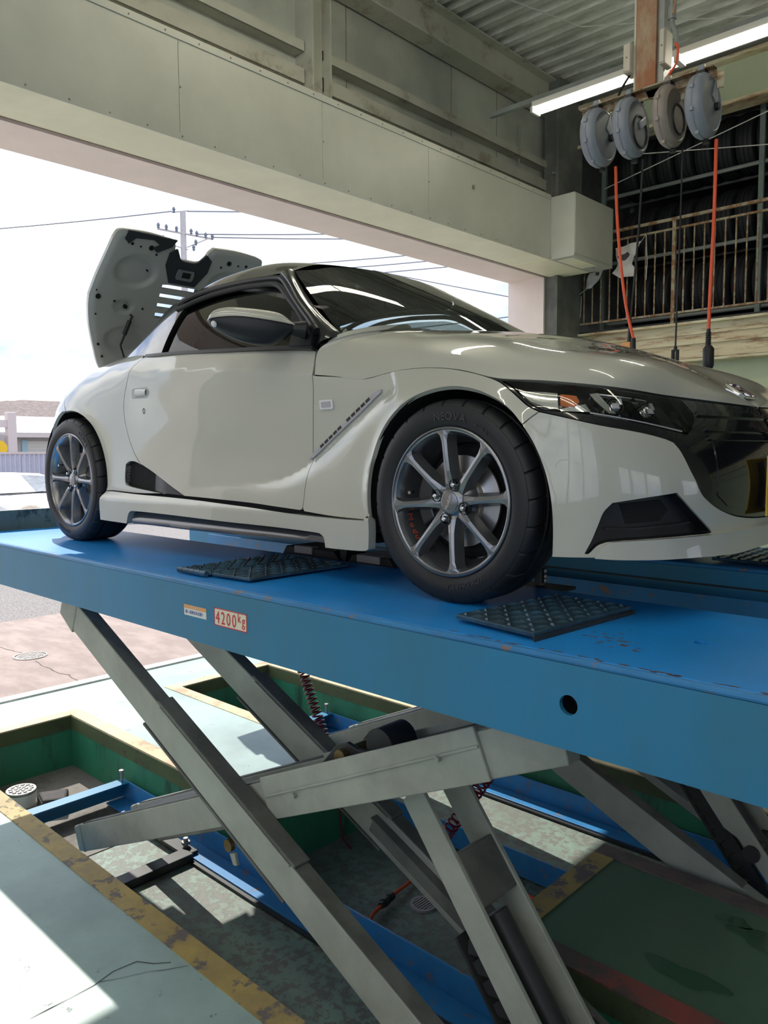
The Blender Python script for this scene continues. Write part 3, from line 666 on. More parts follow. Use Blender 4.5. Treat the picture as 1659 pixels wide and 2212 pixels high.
coil((1.80,.9,.31),(1.53,.9,-.09),.026,15,.0055,label='dark red coiled air hose below the lift arms, right one',head=[(1.95,1.20,1.0),(1.94,1.12,1.0),(1.9,1.0,.7),(1.83,.92,.45)],tail=[(1.51,.9,-.2),(1.50,.9,PZ+.02),(1.46,.9,PZ+.006)])
# hose on the pit floor with its coupling, drain grate
hs = empty('air_line', (1.4,.7,PZ), 'orange air line with dark coupling lying on the chipped pit floor', 'hose')
pts = spl([(1.36,.30,PZ+.03),(1.472,.46,PZ+.02),(1.46,.55,PZ+.03),(1.442,.63,PZ+.03),(1.425,.72,PZ+.03),(1.404,.83,PZ+.02),(1.36,1.0,PZ+.014),(1.425,1.15,PZ+.014)],6)
MB().tube(pts,.0075,8).build('tube','orange_hose',hs,smooth=True)
cpl = MB(); a,b = Vector((1.449,.60,PZ+.032)),Vector((1.432,.69,PZ+.032))
for t0,t1,r in ((0,.25,.014),(.25,.55,.019),(.55,.75,.013),(.75,1,.017)): cpl.cyl(a.lerp(b,t0),a.lerp(b,t1),r,10)
cpl.build('coupling','steel_dark',hs)
hs2 = MB().tube(spl([(1.425,1.16,PZ+.02),(1.49,1.17,PZ+.03),(1.62,1.16,PZ+.02),(1.8,1.12,PZ+.015),(2.0,1.08,PZ+.012)],6),.009,8).build('air_line','orange_hose',None,smooth=True,label='straight orange air line beside the far pit rail',cat='hose')
dg_ = empty('drain_grate', (1.542,.768,PZ), 'round slotted iron drain grate in the pit floor', 'drain')
MB().lathe([(0,.046),(.008,.046),(.008,.058),(0,.06)],(1.542,.768,PZ),(0,0,1),28).build('rim','cast_iron',dg_)
MB().lathe([(.001,0),(.001,.046)],(1.542,.768,PZ),(0,0,1),28).build('opening','dark_void',dg_)
for i in range(-3,4):
    x = i*.0125; hh = math.sqrt(max(0,.046**2-x*x)); MB().box(1.542+x-.0035,1.542+x+.0035,.768-hh,.768+hh,PZ+.002,PZ+.008).build('bar','cast_iron',dg_)
# things standing on the pit floor at the left
mat('tin', (.42,.40,.38), .5, metal=.4); mat('tar', (.05,.045,.045), .75, var=.4, vscale=18, bump=.6, bscale=30); mat('white_plastic', (.70,.70,.68), .4)
tn = empty('round_tin', (-.70,-.02,PZ), 'round tin with knobbly grey lid on the pit floor', 'tin')
MB().lathe([(0,0),(0,.075),(.075,.078),(.075,.07)],(-.70,-.02,PZ),(0,0,1),28).build('can','white_plastic',tn,smooth=True)
MB().lathe([(.075,.07),(.082,.079),(.09,.077),(.092,0)],(-.70,-.02,PZ),(0,0,1),28).build('lid','tin',tn,smooth=True)
kb = MB()
for i in range(3):
    for j in range(6*i or 1): kb.sphere((-.70+.027*i*math.cos(j*6.283/(6*i or 1)),-.02+.027*i*math.sin(j*6.283/(6*i or 1)),PZ+.092),.012,8,4,(1,1,.5))
kb.build('knobs','tin',tn,smooth=True,kind='stuff')
bk = empty('tar_block', (-.50,.085,PZ), 'black ribbed rubber block on the pit floor next to the tin', 'block')
MB().prism([(-.60,.03),(-.47,.0),(-.41,.10),(-.53,.17)],'z',PZ,PZ+.09).build('body','tar',bk,bevel=.012)
rb = MB()
for i in range(9):
    t = (i+.5)/9; x,y_ = -.60+.13*t,.03-.03*t; rb.box(x-.004,x+.004,y_-.006,y_+.004,PZ+.005,PZ+.075)
rb.build('ribs','tar',bk,kind='stuff')
jr = empty('plastic_jug', (-.43,-.07,PZ), 'white plastic jug top with a spout beside the blue frame', 'jug')
MB().lathe([(0,0),(0,.055),(.03,.06),(.05,.05),(.058,.02),(.06,0)],(-.43,-.075,PZ),(0,0,1),24).build('body','white_plastic',jr,smooth=True)
MB().bar((-.43,-.075,PZ+.055),(-.40,-.045,PZ+.085),.028,.02).build('spout','white_plastic',jr,bevel=.005)
# ================================================================== car body surfaces
# local car frame: x forward (rear axle 0), w = half width from the centre line, z above the deck
YC = .735
def _cspline(t, P):
    """natural cubic spline through P at t; returns callable"""
    t = np.asarray(t,float); P = np.asarray(P,float); n = len(t); h = np.diff(t)
    A = np.zeros((n,n)); R = np.zeros((n,)+P.shape[1:]); A[0,0] = A[-1,-1] = 1
    for i in range(1,n-1):
        A[i,i-1] = h[i-1]; A[i,i] = 2*(h[i-1]+h[i]); A[i,i+1] = h[i]
        R[i] = 6*((P[i+1]-P[i])/h[i]-(P[i]-P[i-1])/h[i-1])
    M = np.linalg.solve(A,R)
    def f(x):
        x = np.clip(np.asarray(x,float),t[0],t[-1]); i = np.clip(np.searchsorted(t,x,side='right')-1,0,n-2)
        a = t[i+1]-x; b = x-t[i]; hh = h[i]
        if P.ndim>1: a,b,hh = a[...,None],b[...,None],hh[...,None]
        return (M[i]*a**3+M[i+1]*b**3)/(6*hh)+(P[i]/hh-M[i]*hh/6)*a+(P[i+1]/hh-M[i+1]*hh/6)*b
    return f
_plan = np.array([(-.535,0),(-.53,.2),(-.505,.40),(-.45,.56),(-.36,.655),(-.24,.705),(-.1,.728),(.1,.735),(.5,.735),(1.2,.735),(1.9,.735),(2.4,.735),(2.55,.735),(2.655,.718),(2.735,.668),(2.80,.595),(2.85,.495),(2.888,.36),(2.91,.19),(2.918,0)])
_s = np.concatenate([[0],np.cumsum(np.hypot(*np.diff(_plan,axis=0).T))]); _s = _s-_s[7]+.1
_pl = _cspline(_s,_plan); U0, U1 = _s[0], _s[-1]
def plan(u): return _pl(u)
def plan_n(u):
    d = _pl(np.asarray(u)+.004)-_pl(np.asarray(u)-.004); d = d/(np.linalg.norm(d,axis=-1,keepdims=True)+1e-12)
    return np.stack([-d[...,1],d[...,0]],-1)      # outward is left of travel (w grows outward)
class TPS:
    def __init__(s, pts, sx=1.0, reg=1e-5):
        p = np.array(pts,float); s.sx = sx; s.c = p[:,:2]*[sx,1]; n = len(p)
        K = s._phi(np.linalg.norm(s.c[:,None]-s.c[None],axis=-1))+reg*np.eye(n)
        Q = np.hstack([np.ones((n,1)),s.c]); A = np.block([[K,Q],[Q.T,np.zeros((3,3))]])
        s.w = np.linalg.solve(A,np.concatenate([p[:,2],np.zeros(3)]))
    def _phi(s, r): return np.where(r>1e-9,r*r*np.log(np.maximum(r,1e-9)),0)
    def __call__(s, u, v):
        u = np.asarray(u,float); v = np.asarray(v,float); q = np.stack([u*s.sx,v],-1)
        r = np.linalg.norm(q[...,None,:]-s.c,axis=-1); n = len(s.c)
        return s._phi(r)@s.w[:n]+s.w[n]+q@s.w[n+1:]
_ctl = [
 # tail
 (-1.1,.80,-.20),(-1.1,.70,-.07),(-1.1,.60,-.02),(-1.1,.45,0),(-1.1,.25,-.02),(-1.1,.12,-.08),
 (-.75,.78,-.17),(-.75,.70,-.08),(-.75,.60,-.03),(-.75,.45,0),(-.75,.3,0),(-.75,.12,-.05),
 (-.45,.80,-.19),(-.45,.74,-.11),(-.45,.66,-.05),(-.45,.55,-.015),(-.45,.4,0),(-.45,.2,-.01),
 (-.2,.83,-.20),(-.2,.78,-.125),(-.2,.70,-.055),(-.2,.62,-.018),(-.2,.45,-.005),(-.2,.2,-.01),
 # rear quarter
 (0,.85,-.20),(0,.80,-.12),(0,.72,-.045),(0,.64,-.015),(0,.45,-.008),(0,.2,-.01),
 (.25,.86,-.165),(.25,.80,-.085),(.25,.74,-.04),(.25,.64,-.022),(.25,.45,-.016),(.25,.3,-.014),(.25,.15,-.012),
 (.5,.84,-.105),(.5,.78,-.048),(.5,.70,-.034),(.5,.60,-.034),(.5,.48,-.032),(.5,.36,-.024),(.5,.25,-.018),(.5,.12,-.02),
 # door
 (.85,.82,-.078),(.85,.76,-.044),(.85,.66,-.036),(.85,.54,-.038),(.85,.42,-.044),(.85,.32,-.034),(.85,.25,-.026),(.85,.12,-.03),
 (1.2,.80,-.074),(1.2,.73,-.044),(1.2,.62,-.040),(1.2,.50,-.046),(1.2,.40,-.056),(1.2,.32,-.042),(1.2,.25,-.027),(1.2,.12,-.03),
 (1.5,.785,-.074),(1.5,.70,-.046),(1.5,.60,-.047),(1.5,.50,-.055),(1.5,.40,-.058),(1.5,.32,-.042),(1.5,.25,-.026),(1.5,.12,-.03),
 # front fender
 (1.75,.76,-.075),(1.75,.67,-.050),(1.75,.58,-.050),(1.75,.48,-.050),(1.75,.38,-.038),(1.75,.28,-.022),(1.75,.15,-.02),
 (1.92,.70,-.062),(1.92,.64,-.047),(1.92,.56,-.040),(1.92,.44,-.022),(1.92,.30,-.012),(1.92,.15,-.012),
 (2.1,.70,-.066),(2.1,.65,-.045),(2.1,.59,-.022),(2.285,.70,-.075),(2.285,.65,-.043),(2.285,.60,-.016),(2.285,.4,-.004),(2.285,.15,-.004),
 (2.45,.66,-.072),(2.45,.61,-.032),(2.45,.55,-.010),(2.55,.48,-.004),(2.6,.38,-.002),(2.62,.25,-.002),(2.62,.15,0),
 # nose
 (2.62,.62,-.075),(2.62,.57,-.034),(2.62,.52,-.014),(2.8,.62,-.115),(2.8,.56,-.062),(2.8,.50,-.028),(2.8,.42,-.008),(2.8,.30,0),(2.8,.15,0),
 (3.0,.62,-.16),(3.0,.56,-.105),(3.0,.50,-.062),(3.0,.42,-.022),(3.0,.32,-.002),(3.0,.2,-.004),(3.0,.13,.004),
 (3.2,.62,-.16),(3.2,.56,-.10),(3.2,.50,-.055),(3.2,.42,-.02),(3.2,.32,-.004),(3.2,.2,-.008),(3.2,.13,.0),
 (3.46,.62,-.15),(3.46,.56,-.085),(3.46,.50,-.045),(3.46,.42,-.014),(3.46,.32,0),(3.46,.2,-.01),(3.46,.13,-.005)]
_tps = TPS(_ctl, .6)
_crz = _cspline([.0,.25,.545,.96,1.425,1.707,2.1],[.80,.785,.767,.736,.698,.664,.62])
_vc = np.array([(2.06,.632),(2.014,.605),(1.85,.507),(1.682,.406),(1.60,.362),(1.50,.33),(1.35,.312),(1.15,.302),(.9,.296)])
def _dn(P,k=6):
    P = np.vstack([2*P[0]-P[1],P,2*P[-1]-P[-2]]); o = []
    for i in range(1,len(P)-2):
        a,b,c,d = P[i-1:i+3]
        for t in np.arange(k)/k: o.append(.5*((2*b)+(c-a)*t+(2*a-5*b+4*c-d)*t*t+(3*b-a-3*c+d)*t**3))
    return np.array(o+[P[-2]])
_vc = _dn(_vc)
def _seg(u, v):
    """signed distance (positive above) to the swage polyline and arc parameter 0..1"""
    best = np.full(np.shape(u),9.); sg = np.zeros(np.shape(u)); par = np.zeros(np.shape(u)); n = len(_vc)-1
    for i in range(n):
        a,b = _vc[i],_vc[i+1]; d = b-a; t = np.clip(((u-a[0])*d[0]+(v-a[1])*d[1])/(d@d),0,1)
        dx,dy = u-(a[0]+t*d[0]), v-(a[1]+t*d[1]); r = np.hypot(dx,dy); c = -(d[0]*dy-d[1]*dx)
        m = r<best; best = np.where(m,r,best); sg = np.where(m,np.where(c>=0,1.,-1.),sg); par = np.where(m,(i+t)/n,par)
    return best*sg, par
def sstep(x,a,b):
    t = np.clip((x-a)/(b-a),0,1); return t*t*(3-2*t)
def dsurf(u, z):
    u = np.asarray(u,float); z = np.asarray(z,float); d = _tps(u,z)
    # shoulder crease on door and quarter
    q = (z-_crz(u))*1.0; k = sstep(u,.15,.6)*(1-sstep(u,1.66,1.9))
    d = d+k*(.006*np.exp(-np.abs(q)/.02)*np.where(q>0,1,1)-.002)
    # swage of the side vent
    s,t = _seg(u,z); amp = .020*sstep(t,.0,.10)*(1-.55*sstep(t,.4,.75))*(1-sstep(t,.72,1.))
    d = d-amp*np.where(s>=0,np.exp(-np.maximum(s,0)/.085),np.exp(-(np.maximum(-s,0)/.028)**1.6))
    # wheel arch lips
    for cx,cz,r0 in ((2.285,.281,.312),(0,.291,.325)):
        r = np.hypot(u-cx,z-cz); d = d+.010*np.exp(-np.maximum(r-r0,0)/.022)*sstep(z,.15,.3)
    return d
def body(u, z):
    """point on the lower body: (x, w, z)"""
    u = np.asarray(u,float); z = np.asarray(z,float); p = plan(u)+plan_n(u)*dsurf(u,z)[...,None]
    return np.stack([p[...,0],p[...,1],z],-1)
def loft(G, nu, nv):
    """bicubic natural spline surface through a grid of control points (rows x cols x 3)"""
    G = np.asarray(G,float); n,m = G.shape[:2]
    tv = np.concatenate([[0],np.cumsum(np.mean(np.linalg.norm(np.diff(G,axis=1),axis=-1),axis=0))]); tu = np.concatenate([[0],np.cumsum(np.mean(np.linalg.norm(np.diff(G,axis=0),axis=-1),axis=1))])
    R = np.stack([_cspline(tv,G[i])(np.linspace(0,tv[-1],nv)) for i in range(n)])
    return np.stack([_cspline(tu,R[:,j])(np.linspace(0,tu[-1],nu)) for j in range(nv)],1)
# hood: stations from the shut line / headlight line (E) to the centre line (C)
_he = [(1.689,.668),(1.80,.657),(1.911,.643),(2.0,.654),(2.114,.659),(2.22,.653),(2.33,.634),(2.42,.611),(2.53,.599),(2.66,.586),(2.80,.574),(2.94,.564),(3.061,.558),(3.20,.551),(3.34,.546),(3.455,.543)]
_hc = [(1.96,.846),(2.05,.836),(2.13,.824),(2.21,.810),(2.29,.793),(2.365,.774),(2.43,.755),(2.49,.735),(2.545,.714),(2.60,.692),(2.65,.669),(2.70,.643),(2.745,.616),(2.785,.590),(2.812,.568),(2.832,.545)]
_hp = [  # fractions across (0 edge .. 1 centre) -> height fraction of the rise at rear, front
 (0,0,0),(.03,.34,.20),(.075,.58,.36),(.16,.79,.56),(.32,.915,.76),(.6,.98,.935),(1,1,1)]
def hood_grid():
    G = []; n = len(_he)
    for i in range(n):
        e = body(*_he[i]); c = np.array([_hc[i][0],0,_hc[i][1]]); k = i/(n-1)
        row = []
        for t,ha,hb in _hp:
            h = ha+(hb-ha)*k**1.2
            x = e[0]+(c[0]-e[0])*(t**1.25 if i else t**.9); w = e[1]*(1-t); z = e[2]+(c[2]-e[2])*h
            row.append((x,w,z))
        G.append(row)
    G = np.array(G)
    # rear corner sweeps up along the pillar base
    G[0,:4] = [(1.695,.688,.670),(1.692,.676,.735),(1.705,.664,.762),(1.775,.628,.792)]; G[0,4] = (1.86,.47,.822)
    G[1,1] += (-.03,0,.015); G[1,2] += (-.02,0,.01)
    full = np.concatenate([G, (G*[1,-1,1])[:,-2::-1]],1)
    return full
def mirror_cols(rows): 
    G = np.array(rows,float); return np.concatenate([G,(G*[1,-1,1])[:,-2::-1]],1)
# windscreen rows bottom -> top, columns right edge -> centre
def ws_pt(a, t):
    """a 0..1 from centre to edge, t 0..1 from base to header"""
    b = np.array((2.02-.115*a*a-.14*a**4, .618*a, .828-.024*a*a-.022*a**4)); h = np.array((1.445-.045*a*a-.048*a**4, .478*a, 1.130-.018*a*a-.024*a**4))
    return b*(1-t)+h*t+np.array((.002,.008*a,.002))*4*t*(1-t)
ws_rows = [[tuple(ws_pt(a,t)) for a in (1,.85,.7,.5,.25,0)] for t in (0,.25,.5,.75,1)]
roof_rows = [[(1.338,.482,1.088),(1.378,.420,1.114),(1.402,.318,1.127),(1.422,.165,1.133),(1.428,0,1.135)],
             [(1.14,.489,1.095),(1.15,.432,1.148),(1.16,.33,1.172),(1.165,.165,1.184),(1.17,0,1.187)],
             [(.945,.484,1.101),(.945,.43,1.154),(.945,.325,1.180),(.945,.165,1.192),(.945,0,1.195)],
             [(.758,.476,1.098),(.75,.42,1.146),(.745,.32,1.170),(.74,.16,1.182),(.74,0,1.185)],
             [(.560,.458,1.076),(.555,.40,1.122),(.55,.305,1.146),(.545,.155,1.158),(.545,0,1.161)]]
# ================================================================== the sports car
mat('paint', (.475,.472,.412), .30, coat=1.0, coat_rough=.015, spec=.5)
mat('paint_inner', (.46,.48,.47), .5, spec=.4)
mat('gloss_black', (.008,.008,.010), .12, coat=1.0, coat_rough=.01)
mat('roof_black', (.012,.012,.014), .20, coat=.8, coat_rough=.03)
mat('satin_black', (.014,.014,.017), .38)
mat('trim_black', (.016,.016,.018), .55)
mat('liner_black', (.008,.008,.009), .9)
mat('fin_grey', (.075,.075,.085), .22, metal=.5, coat=.6)
mat('vent_silver', (.50,.50,.56), .28, metal=.6)
mat('chrome', (.80,.80,.80), .08, metal=1)
mat('wheel_metal', (.26,.265,.28), .26, metal=.85)
mat('wheel_dark', (.055,.057,.062), .35, metal=.6)
mat('disc_steel', (.48,.47,.47), .32, metal=.9)
mat('disc_hub', (.40,.36,.30), .55, metal=.5)
mat('tyre', (.012,.0125,.015), .5)
mat('tyre_text', (.050,.052,.058), .42)
mat('red_letter', (.75,.10,.05), .5)
mat('amber', (.62,.16,.03), .12, coat=1)
mat('lens_clear', (.75,.75,.76), .1, coat=1)
mat('seat_dark', (.03,.03,.033), .7)
mat('seat_grey', (.30,.31,.30), .7)
mat('plate_yellow', (.72,.47,.02), .4)
mat('badge_red', (.42,.02,.03), .25, coat=1)
mat('insulation', (.035,.04,.05), .8)
glass('screen_glass', (.50,.58,.55), 1.52)
glass('side_glass', (.30,.34,.34), 1.34)
glass('lamp_glass', (.93,.94,.95), 1.45)
CAR = empty('sports_car', (1.14,YC,DZ), 'cream white two-door sports car with black roof and raised engine cover on the lift', 'car')
CO = np.array((1.14,YC,DZ))
def tow(p, side): p = np.asarray(p,float); return np.stack([p[...,0],YC-side*p[...,1],DZ+p[...,2]],-1)
def child(name, V, F, m, parent=CAR, N=None, smooth=True, sharp=None):
    V = np.asarray(V,float)-np.array(wloc(parent))
    me = bpy.data.meshes.new(name); me.from_pydata(V.tolist(),[],F); me.update()
    me.polygons.foreach_set('use_smooth',[smooth]*len(me.polygons))
    if N is not None: me.normals_split_custom_set_from_vertices([tuple(n) for n in N])
    me.materials.append(MAT[m]); o = bpy.data.objects.new(name,me); COL.objects.link(o); o.parent = parent
    return o
def fnorm(fn, u, v, side, h=.002):
    p = lambda a,b: tow(fn(a,b),side)
    a = p(u+h,v)-p(u-h,v); b = p(u,v+h)-p(u,v-h); n = np.cross(a,b); n /= np.linalg.norm(n,axis=-1,keepdims=True)
    return n*side   # outward
def dens(P, d):
    out = []; n = len(P)
    for i in range(n):
        a,b = np.array(P[i]),np.array(P[(i+1)%n]); L = np.linalg.norm(b-a); k = max(1,int(math.ceil(L/d)))
        for j in range(k): out.append(tuple(a+(b-a)*j/k))
    return out
def segs(*S, n=5):
    """closed outline from smooth segments sharing end points"""
    out = []
    for s in S:
        q = [tuple(p) for p in (spl(s,n) if len(s)>2 else s)]
        for p in q:
            if not out or math.hypot(p[0]-out[-1][0],p[1]-out[-1][1])>1e-4: out.append(p)
    if math.hypot(out[0][0]-out[-1][0],out[0][1]-out[-1][1])<1e-4: out.pop()
    return out
def inset(P, g):
    n = len(P); A = sum(P[i][0]*P[(i+1)%n][1]-P[(i+1)%n][0]*P[i][1] for i in range(n)); s = 1 if A>0 else -1; out = []
    for i in range(n):
        a,b,c = (np.array(P[j%n]) for j in (i-1,i,i+1)); d1 = b-a; d2 = c-b; d1 = d1/(np.linalg.norm(d1)+1e-9); d2 = d2/(np.linalg.norm(d2)+1e-9)
        m = np.array([-(d1[1]+d2[1]),d1[0]+d2[0]])*s; L = np.linalg.norm(m); m = m/L if L>1e-6 else m
        k = 1/max(.5,np.dot(m,np.array([-d1[1],d1[0]])*s)); out.append(tuple(b+m*g*min(k,1.6)))
    return out
def panel(name, outline, m, parent=CAR, side=1, fn=body, off=0., step=.022, gap=.0016, flange=.014, holes=(), both=False, dn=.014):
    P = inset(dens(outline,dn),gap) if gap else dens(outline,dn)
    Hs = [dens(inset(h,-gap) if gap else h,dn) for h in holes]
    x0,y0 = np.min(P,0); x1,y1 = np.max(P,0)
    gx,gy = np.meshgrid(np.arange(x0+step/2,x1,step),np.arange(y0+step/2,y1,step)); gx[1::2] += step/2
    gx,gy = gx.ravel(),gy.ravel(); k = inpoly(gx,gy,P)&(pdist(gx,gy,P)>step*.45)
    for h in Hs: k &= ~inpoly(gx,gy,h)&(pdist(gx,gy,h)>step*.45)
    V,F = cdt(P,Hs,np.stack([gx[k],gy[k]],-1)); V = np.array(V)
    AV,AF,AN = [],[],[]; base = 0
    for sd in ((1,-1) if both else (side,)):
        N = fnorm(fn,V[:,0],V[:,1],sd); Q = tow(fn(V[:,0],V[:,1]),sd)+N*off
        AV.append(Q); AN.append(N)
        for f in F:
            n = np.cross(Q[f[1]]-Q[f[0]],Q[f[2]]-Q[f[0]]); AF.append(tuple(i+base for i in (f if n@N[f[0]]>0 else f[::-1])))
        base += len(Q)
        if flange:
            LP = None
            for li,L in enumerate((P,*Hs)):
                L = np.array(L); LP = L if li==0 else None; n = len(L); NL = fnorm(fn,L[:,0],L[:,1],sd); A = tow(fn(L[:,0],L[:,1]),sd)+NL*off; B = A-NL*flange
                T = np.roll(A,-1,0)-np.roll(A,1,0); T /= np.linalg.norm(T,axis=1,keepdims=True)+1e-9; S_ = np.cross(T,NL)
                I2 = np.array(inset([tuple(p) for p in L],.004 if L is LP else -.004)); O3 = A-(tow(fn(I2[:,0],I2[:,1]),sd)+NL*off)
                if (S_*O3).sum()<0: S_ = -S_
                AV += [A,B]; AN += [S_,S_]; k = n//3; fl = [(base+i,base+(i+1)%n,base+n+(i+1)%n,base+n+i) for i in range(n)]
                if np.cross(A[(k+1)%n]-A[k],B[(k+1)%n]-A[k])@S_[k]<0: fl = [t[::-1] for t in fl]
                AF += fl; base += 2*n
    return child(name,np.concatenate(AV),AF,m,parent,np.concatenate(AN))
def lofted(name, G, m, nu=60, nv=60, parent=CAR, side=1, off=0., thick=0):
    S_ = loft(G,nu,nv); Q = tow(S_,side); du = np.gradient(Q,axis=0); dv = np.gradient(Q,axis=1); N = np.cross(du,dv); N /= np.linalg.norm(N,axis=-1,keepdims=True)+1e-12
    c = Q.reshape(-1,3).mean(0); ref = Q[nu//2,nv//2]-np.array((1.3,YC,DZ+.45))
    if N[nu//2,nv//2]@ref<0: N = -N
    Q = Q+N*off; F = [(i*nv+j,i*nv+j+1,(i+1)*nv+j+1,(i+1)*nv+j) for i in range(nu-1) for j in range(nv-1)]
    f = F[len(F)//2]; V = Q.reshape(-1,3); NN = N.reshape(-1,3)
    if np.cross(V[f[1]]-V[f[0]],V[f[2]]-V[f[0]])@NN[f[0]]<0: F = [t[::-1] for t in F]
    if thick:
        idx = [(0,j) for j in range(nv)]+[(i,nv-1) for i in range(1,nu)]+[(nu-1,j) for j in range(nv-2,-1,-1)]+[(i,0) for i in range(nu-2,0,-1)]
        A = np.array([Q[i,j] for i,j in idx]); B = A-np.array([N[i,j] for i,j in idx])*thick; n = len(A); b = len(V)
        T = np.roll(A,-1,0)-np.roll(A,1,0); T /= np.linalg.norm(T,axis=1,keepdims=True)+1e-9; S2 = np.cross(T,np.array([N[i,j] for i,j in idx])); O3 = A-c
        if (S2*O3).sum()<0: S2 = -S2
        V = np.concatenate([V,A,B]); NN = np.concatenate([NN,S2,S2]); F = F+[(b+i,b+(i+1)%n,b+n+(i+1)%n,b+n+i) for i in range(n)]
    return child(name,V,F,m,parent,NN)
def frame(u, z, side=1, fn=body):
    """matrix at a surface point: x along +u, y up the surface, z outward"""
    u = np.array(float(u)); z = np.array(float(z)); p = tow(fn(u,z),side); n = Vector(fnorm(fn,u,z,side)); a = Vector(tow(fn(u+.003,z),side)-tow(fn(u-.003,z),side)).normalized()
    if side<0: a = -a
    b = n.cross(a).normalized(); a = b.cross(n)
    M = Matrix((a,b,n)).transposed().to_4x4(); M.translation = Vector(p); return M
def on(mb, M): mb.V = xf(mb.V,M); return mb
# ---- outlines read on the body surface (u, z)
DF = [(1.676,.757),(1.683,.708),(1.684,.673),(1.683,.625),(1.675,.565),(1.665,.49),(1.658,.405),(1.657,.337),(1.656,.261),(1.652,.236)]
DB = [(1.631,.225),(1.52,.23),(1.358,.237),(1.159,.242),(.931,.246)]
DI = [(.931,.246),(.80,.294),(.693,.337),(.596,.371)]
DR = [(.596,.371),(.547,.418),(.501,.484),(.473,.554),(.465,.614),(.478,.673),(.503,.73),(.525,.782),(.545,.822)]
DT = [(.545,.822),(.60,.826),(.82,.817),(1.055,.803),(1.347,.785),(1.576,.769),(1.676,.757)]
HC = [(1.684,.673),(1.70,.667),(1.78,.659),(1.861,.65),(1.905,.644),(1.939,.644),(1.994,.653),(2.06,.658),(2.114,.659),(2.187,.656),(2.257,.648),(2.309,.638),(2.359,.626),(2.409,.611)]
FL = [(1.981,.218),(1.980,.261),(1.983,.331),(1.998,.40),(2.024,.468),(2.069,.523),(2.133,.564),(2.195,.584),(2.254,.593),(2.311,.593),(2.366,.583),(2.412,.568),(2.457,.546),(2.495,.518),(2.527,.485)]
BL = [(2.527,.485),(2.558,.442),(2.581,.396),(2.598,.345),(2.608,.289),(2.611,.232),(2.61,.158)]
FB = [(2.409,.611),(2.441,.598),(2.473,.578),(2.505,.555),(2.535,.533),(2.568,.517)]
SEAM = [(2.527,.485),(2.546,.502),(2.568,.517)]
BT = [(2.568,.517),(2.647,.499),(2.727,.481),(2.823,.465),(2.895,.451),(2.932,.44)]
BG = [(2.932,.44),(2.948,.423),(2.961,.40),(2.975,.371),(2.99,.346),(3.005,.319),(3.027,.299),(3.078,.273),(3.149,.252),(3.226,.241),(3.318,.235),(3.455,.233)]
LIP = [(2.61,.158),(2.687,.160),(2.775,.161),(2.861,.161),(2.987,.160),(3.138,.157),(3.256,.162),(3.388,.166),(3.455,.167)]
FOG = [[(2.692,.172),(2.707,.201),(2.722,.24),(2.734,.271),(2.754,.293)],[(2.754,.293),(2.829,.304),(2.924,.315)],[(2.924,.315),(2.986,.265),(3.063,.211)],[(3.063,.211),(2.941,.21),(2.861,.208),(2.785,.205),(2.741,.201)],[(2.741,.201),(2.719,.192),(2.70,.173),(2.692,.172)]]
HLO = [[(2.445,.602),(2.531,.593),(2.595,.586),(2.665,.579),(2.735,.573),(2.807,.566),(2.904,.560),(2.99,.556),(3.052,.552)],[(3.052,.552),(3.066,.53),(3.066,.508),(3.035,.481),(3.002,.462)],[(3.002,.462),(2.92,.475),(2.856,.485),(2.788,.496),(2.728,.506),(2.67,.513),(2.61,.518),(2.572,.523)],[(2.572,.523),(2.54,.538),(2.51,.561),(2.478,.585),(2.445,.602)]]
HF_ = [(2.409,.611),(2.478,.602),(2.594,.59),(2.735,.577),(2.907,.565),(3.061,.558),(3.20,.551),(3.34,.546),(3.455,.543)]
RL = [(.33,.249),(.341,.281),(.333,.353),(.308,.425),(.271,.487),(.220,.541),(.156,.581),(.086,.606),(.03,.614),(-.03,.614)]
INT = [[(.485,.368),(.513,.380),(.556,.379),(.607,.365)],[(.607,.365),(.729,.319),(.836,.28),(.924,.247)],[(.924,.247),(.77,.253),(.592,.267),(.519,.275)],[(.519,.275),(.49,.283),(.481,.31),(.485,.368)]]
SKT = [(.33,.249),(.404,.249),(.592,.243),(.931,.238),(1.359,.226),(1.643,.215),(1.81,.213),(1.975,.213)]
door_o = segs(DF,[DF[-1],(1.645,.227),DB[0]],DB,DI,DR,DT)
sill_w = .0
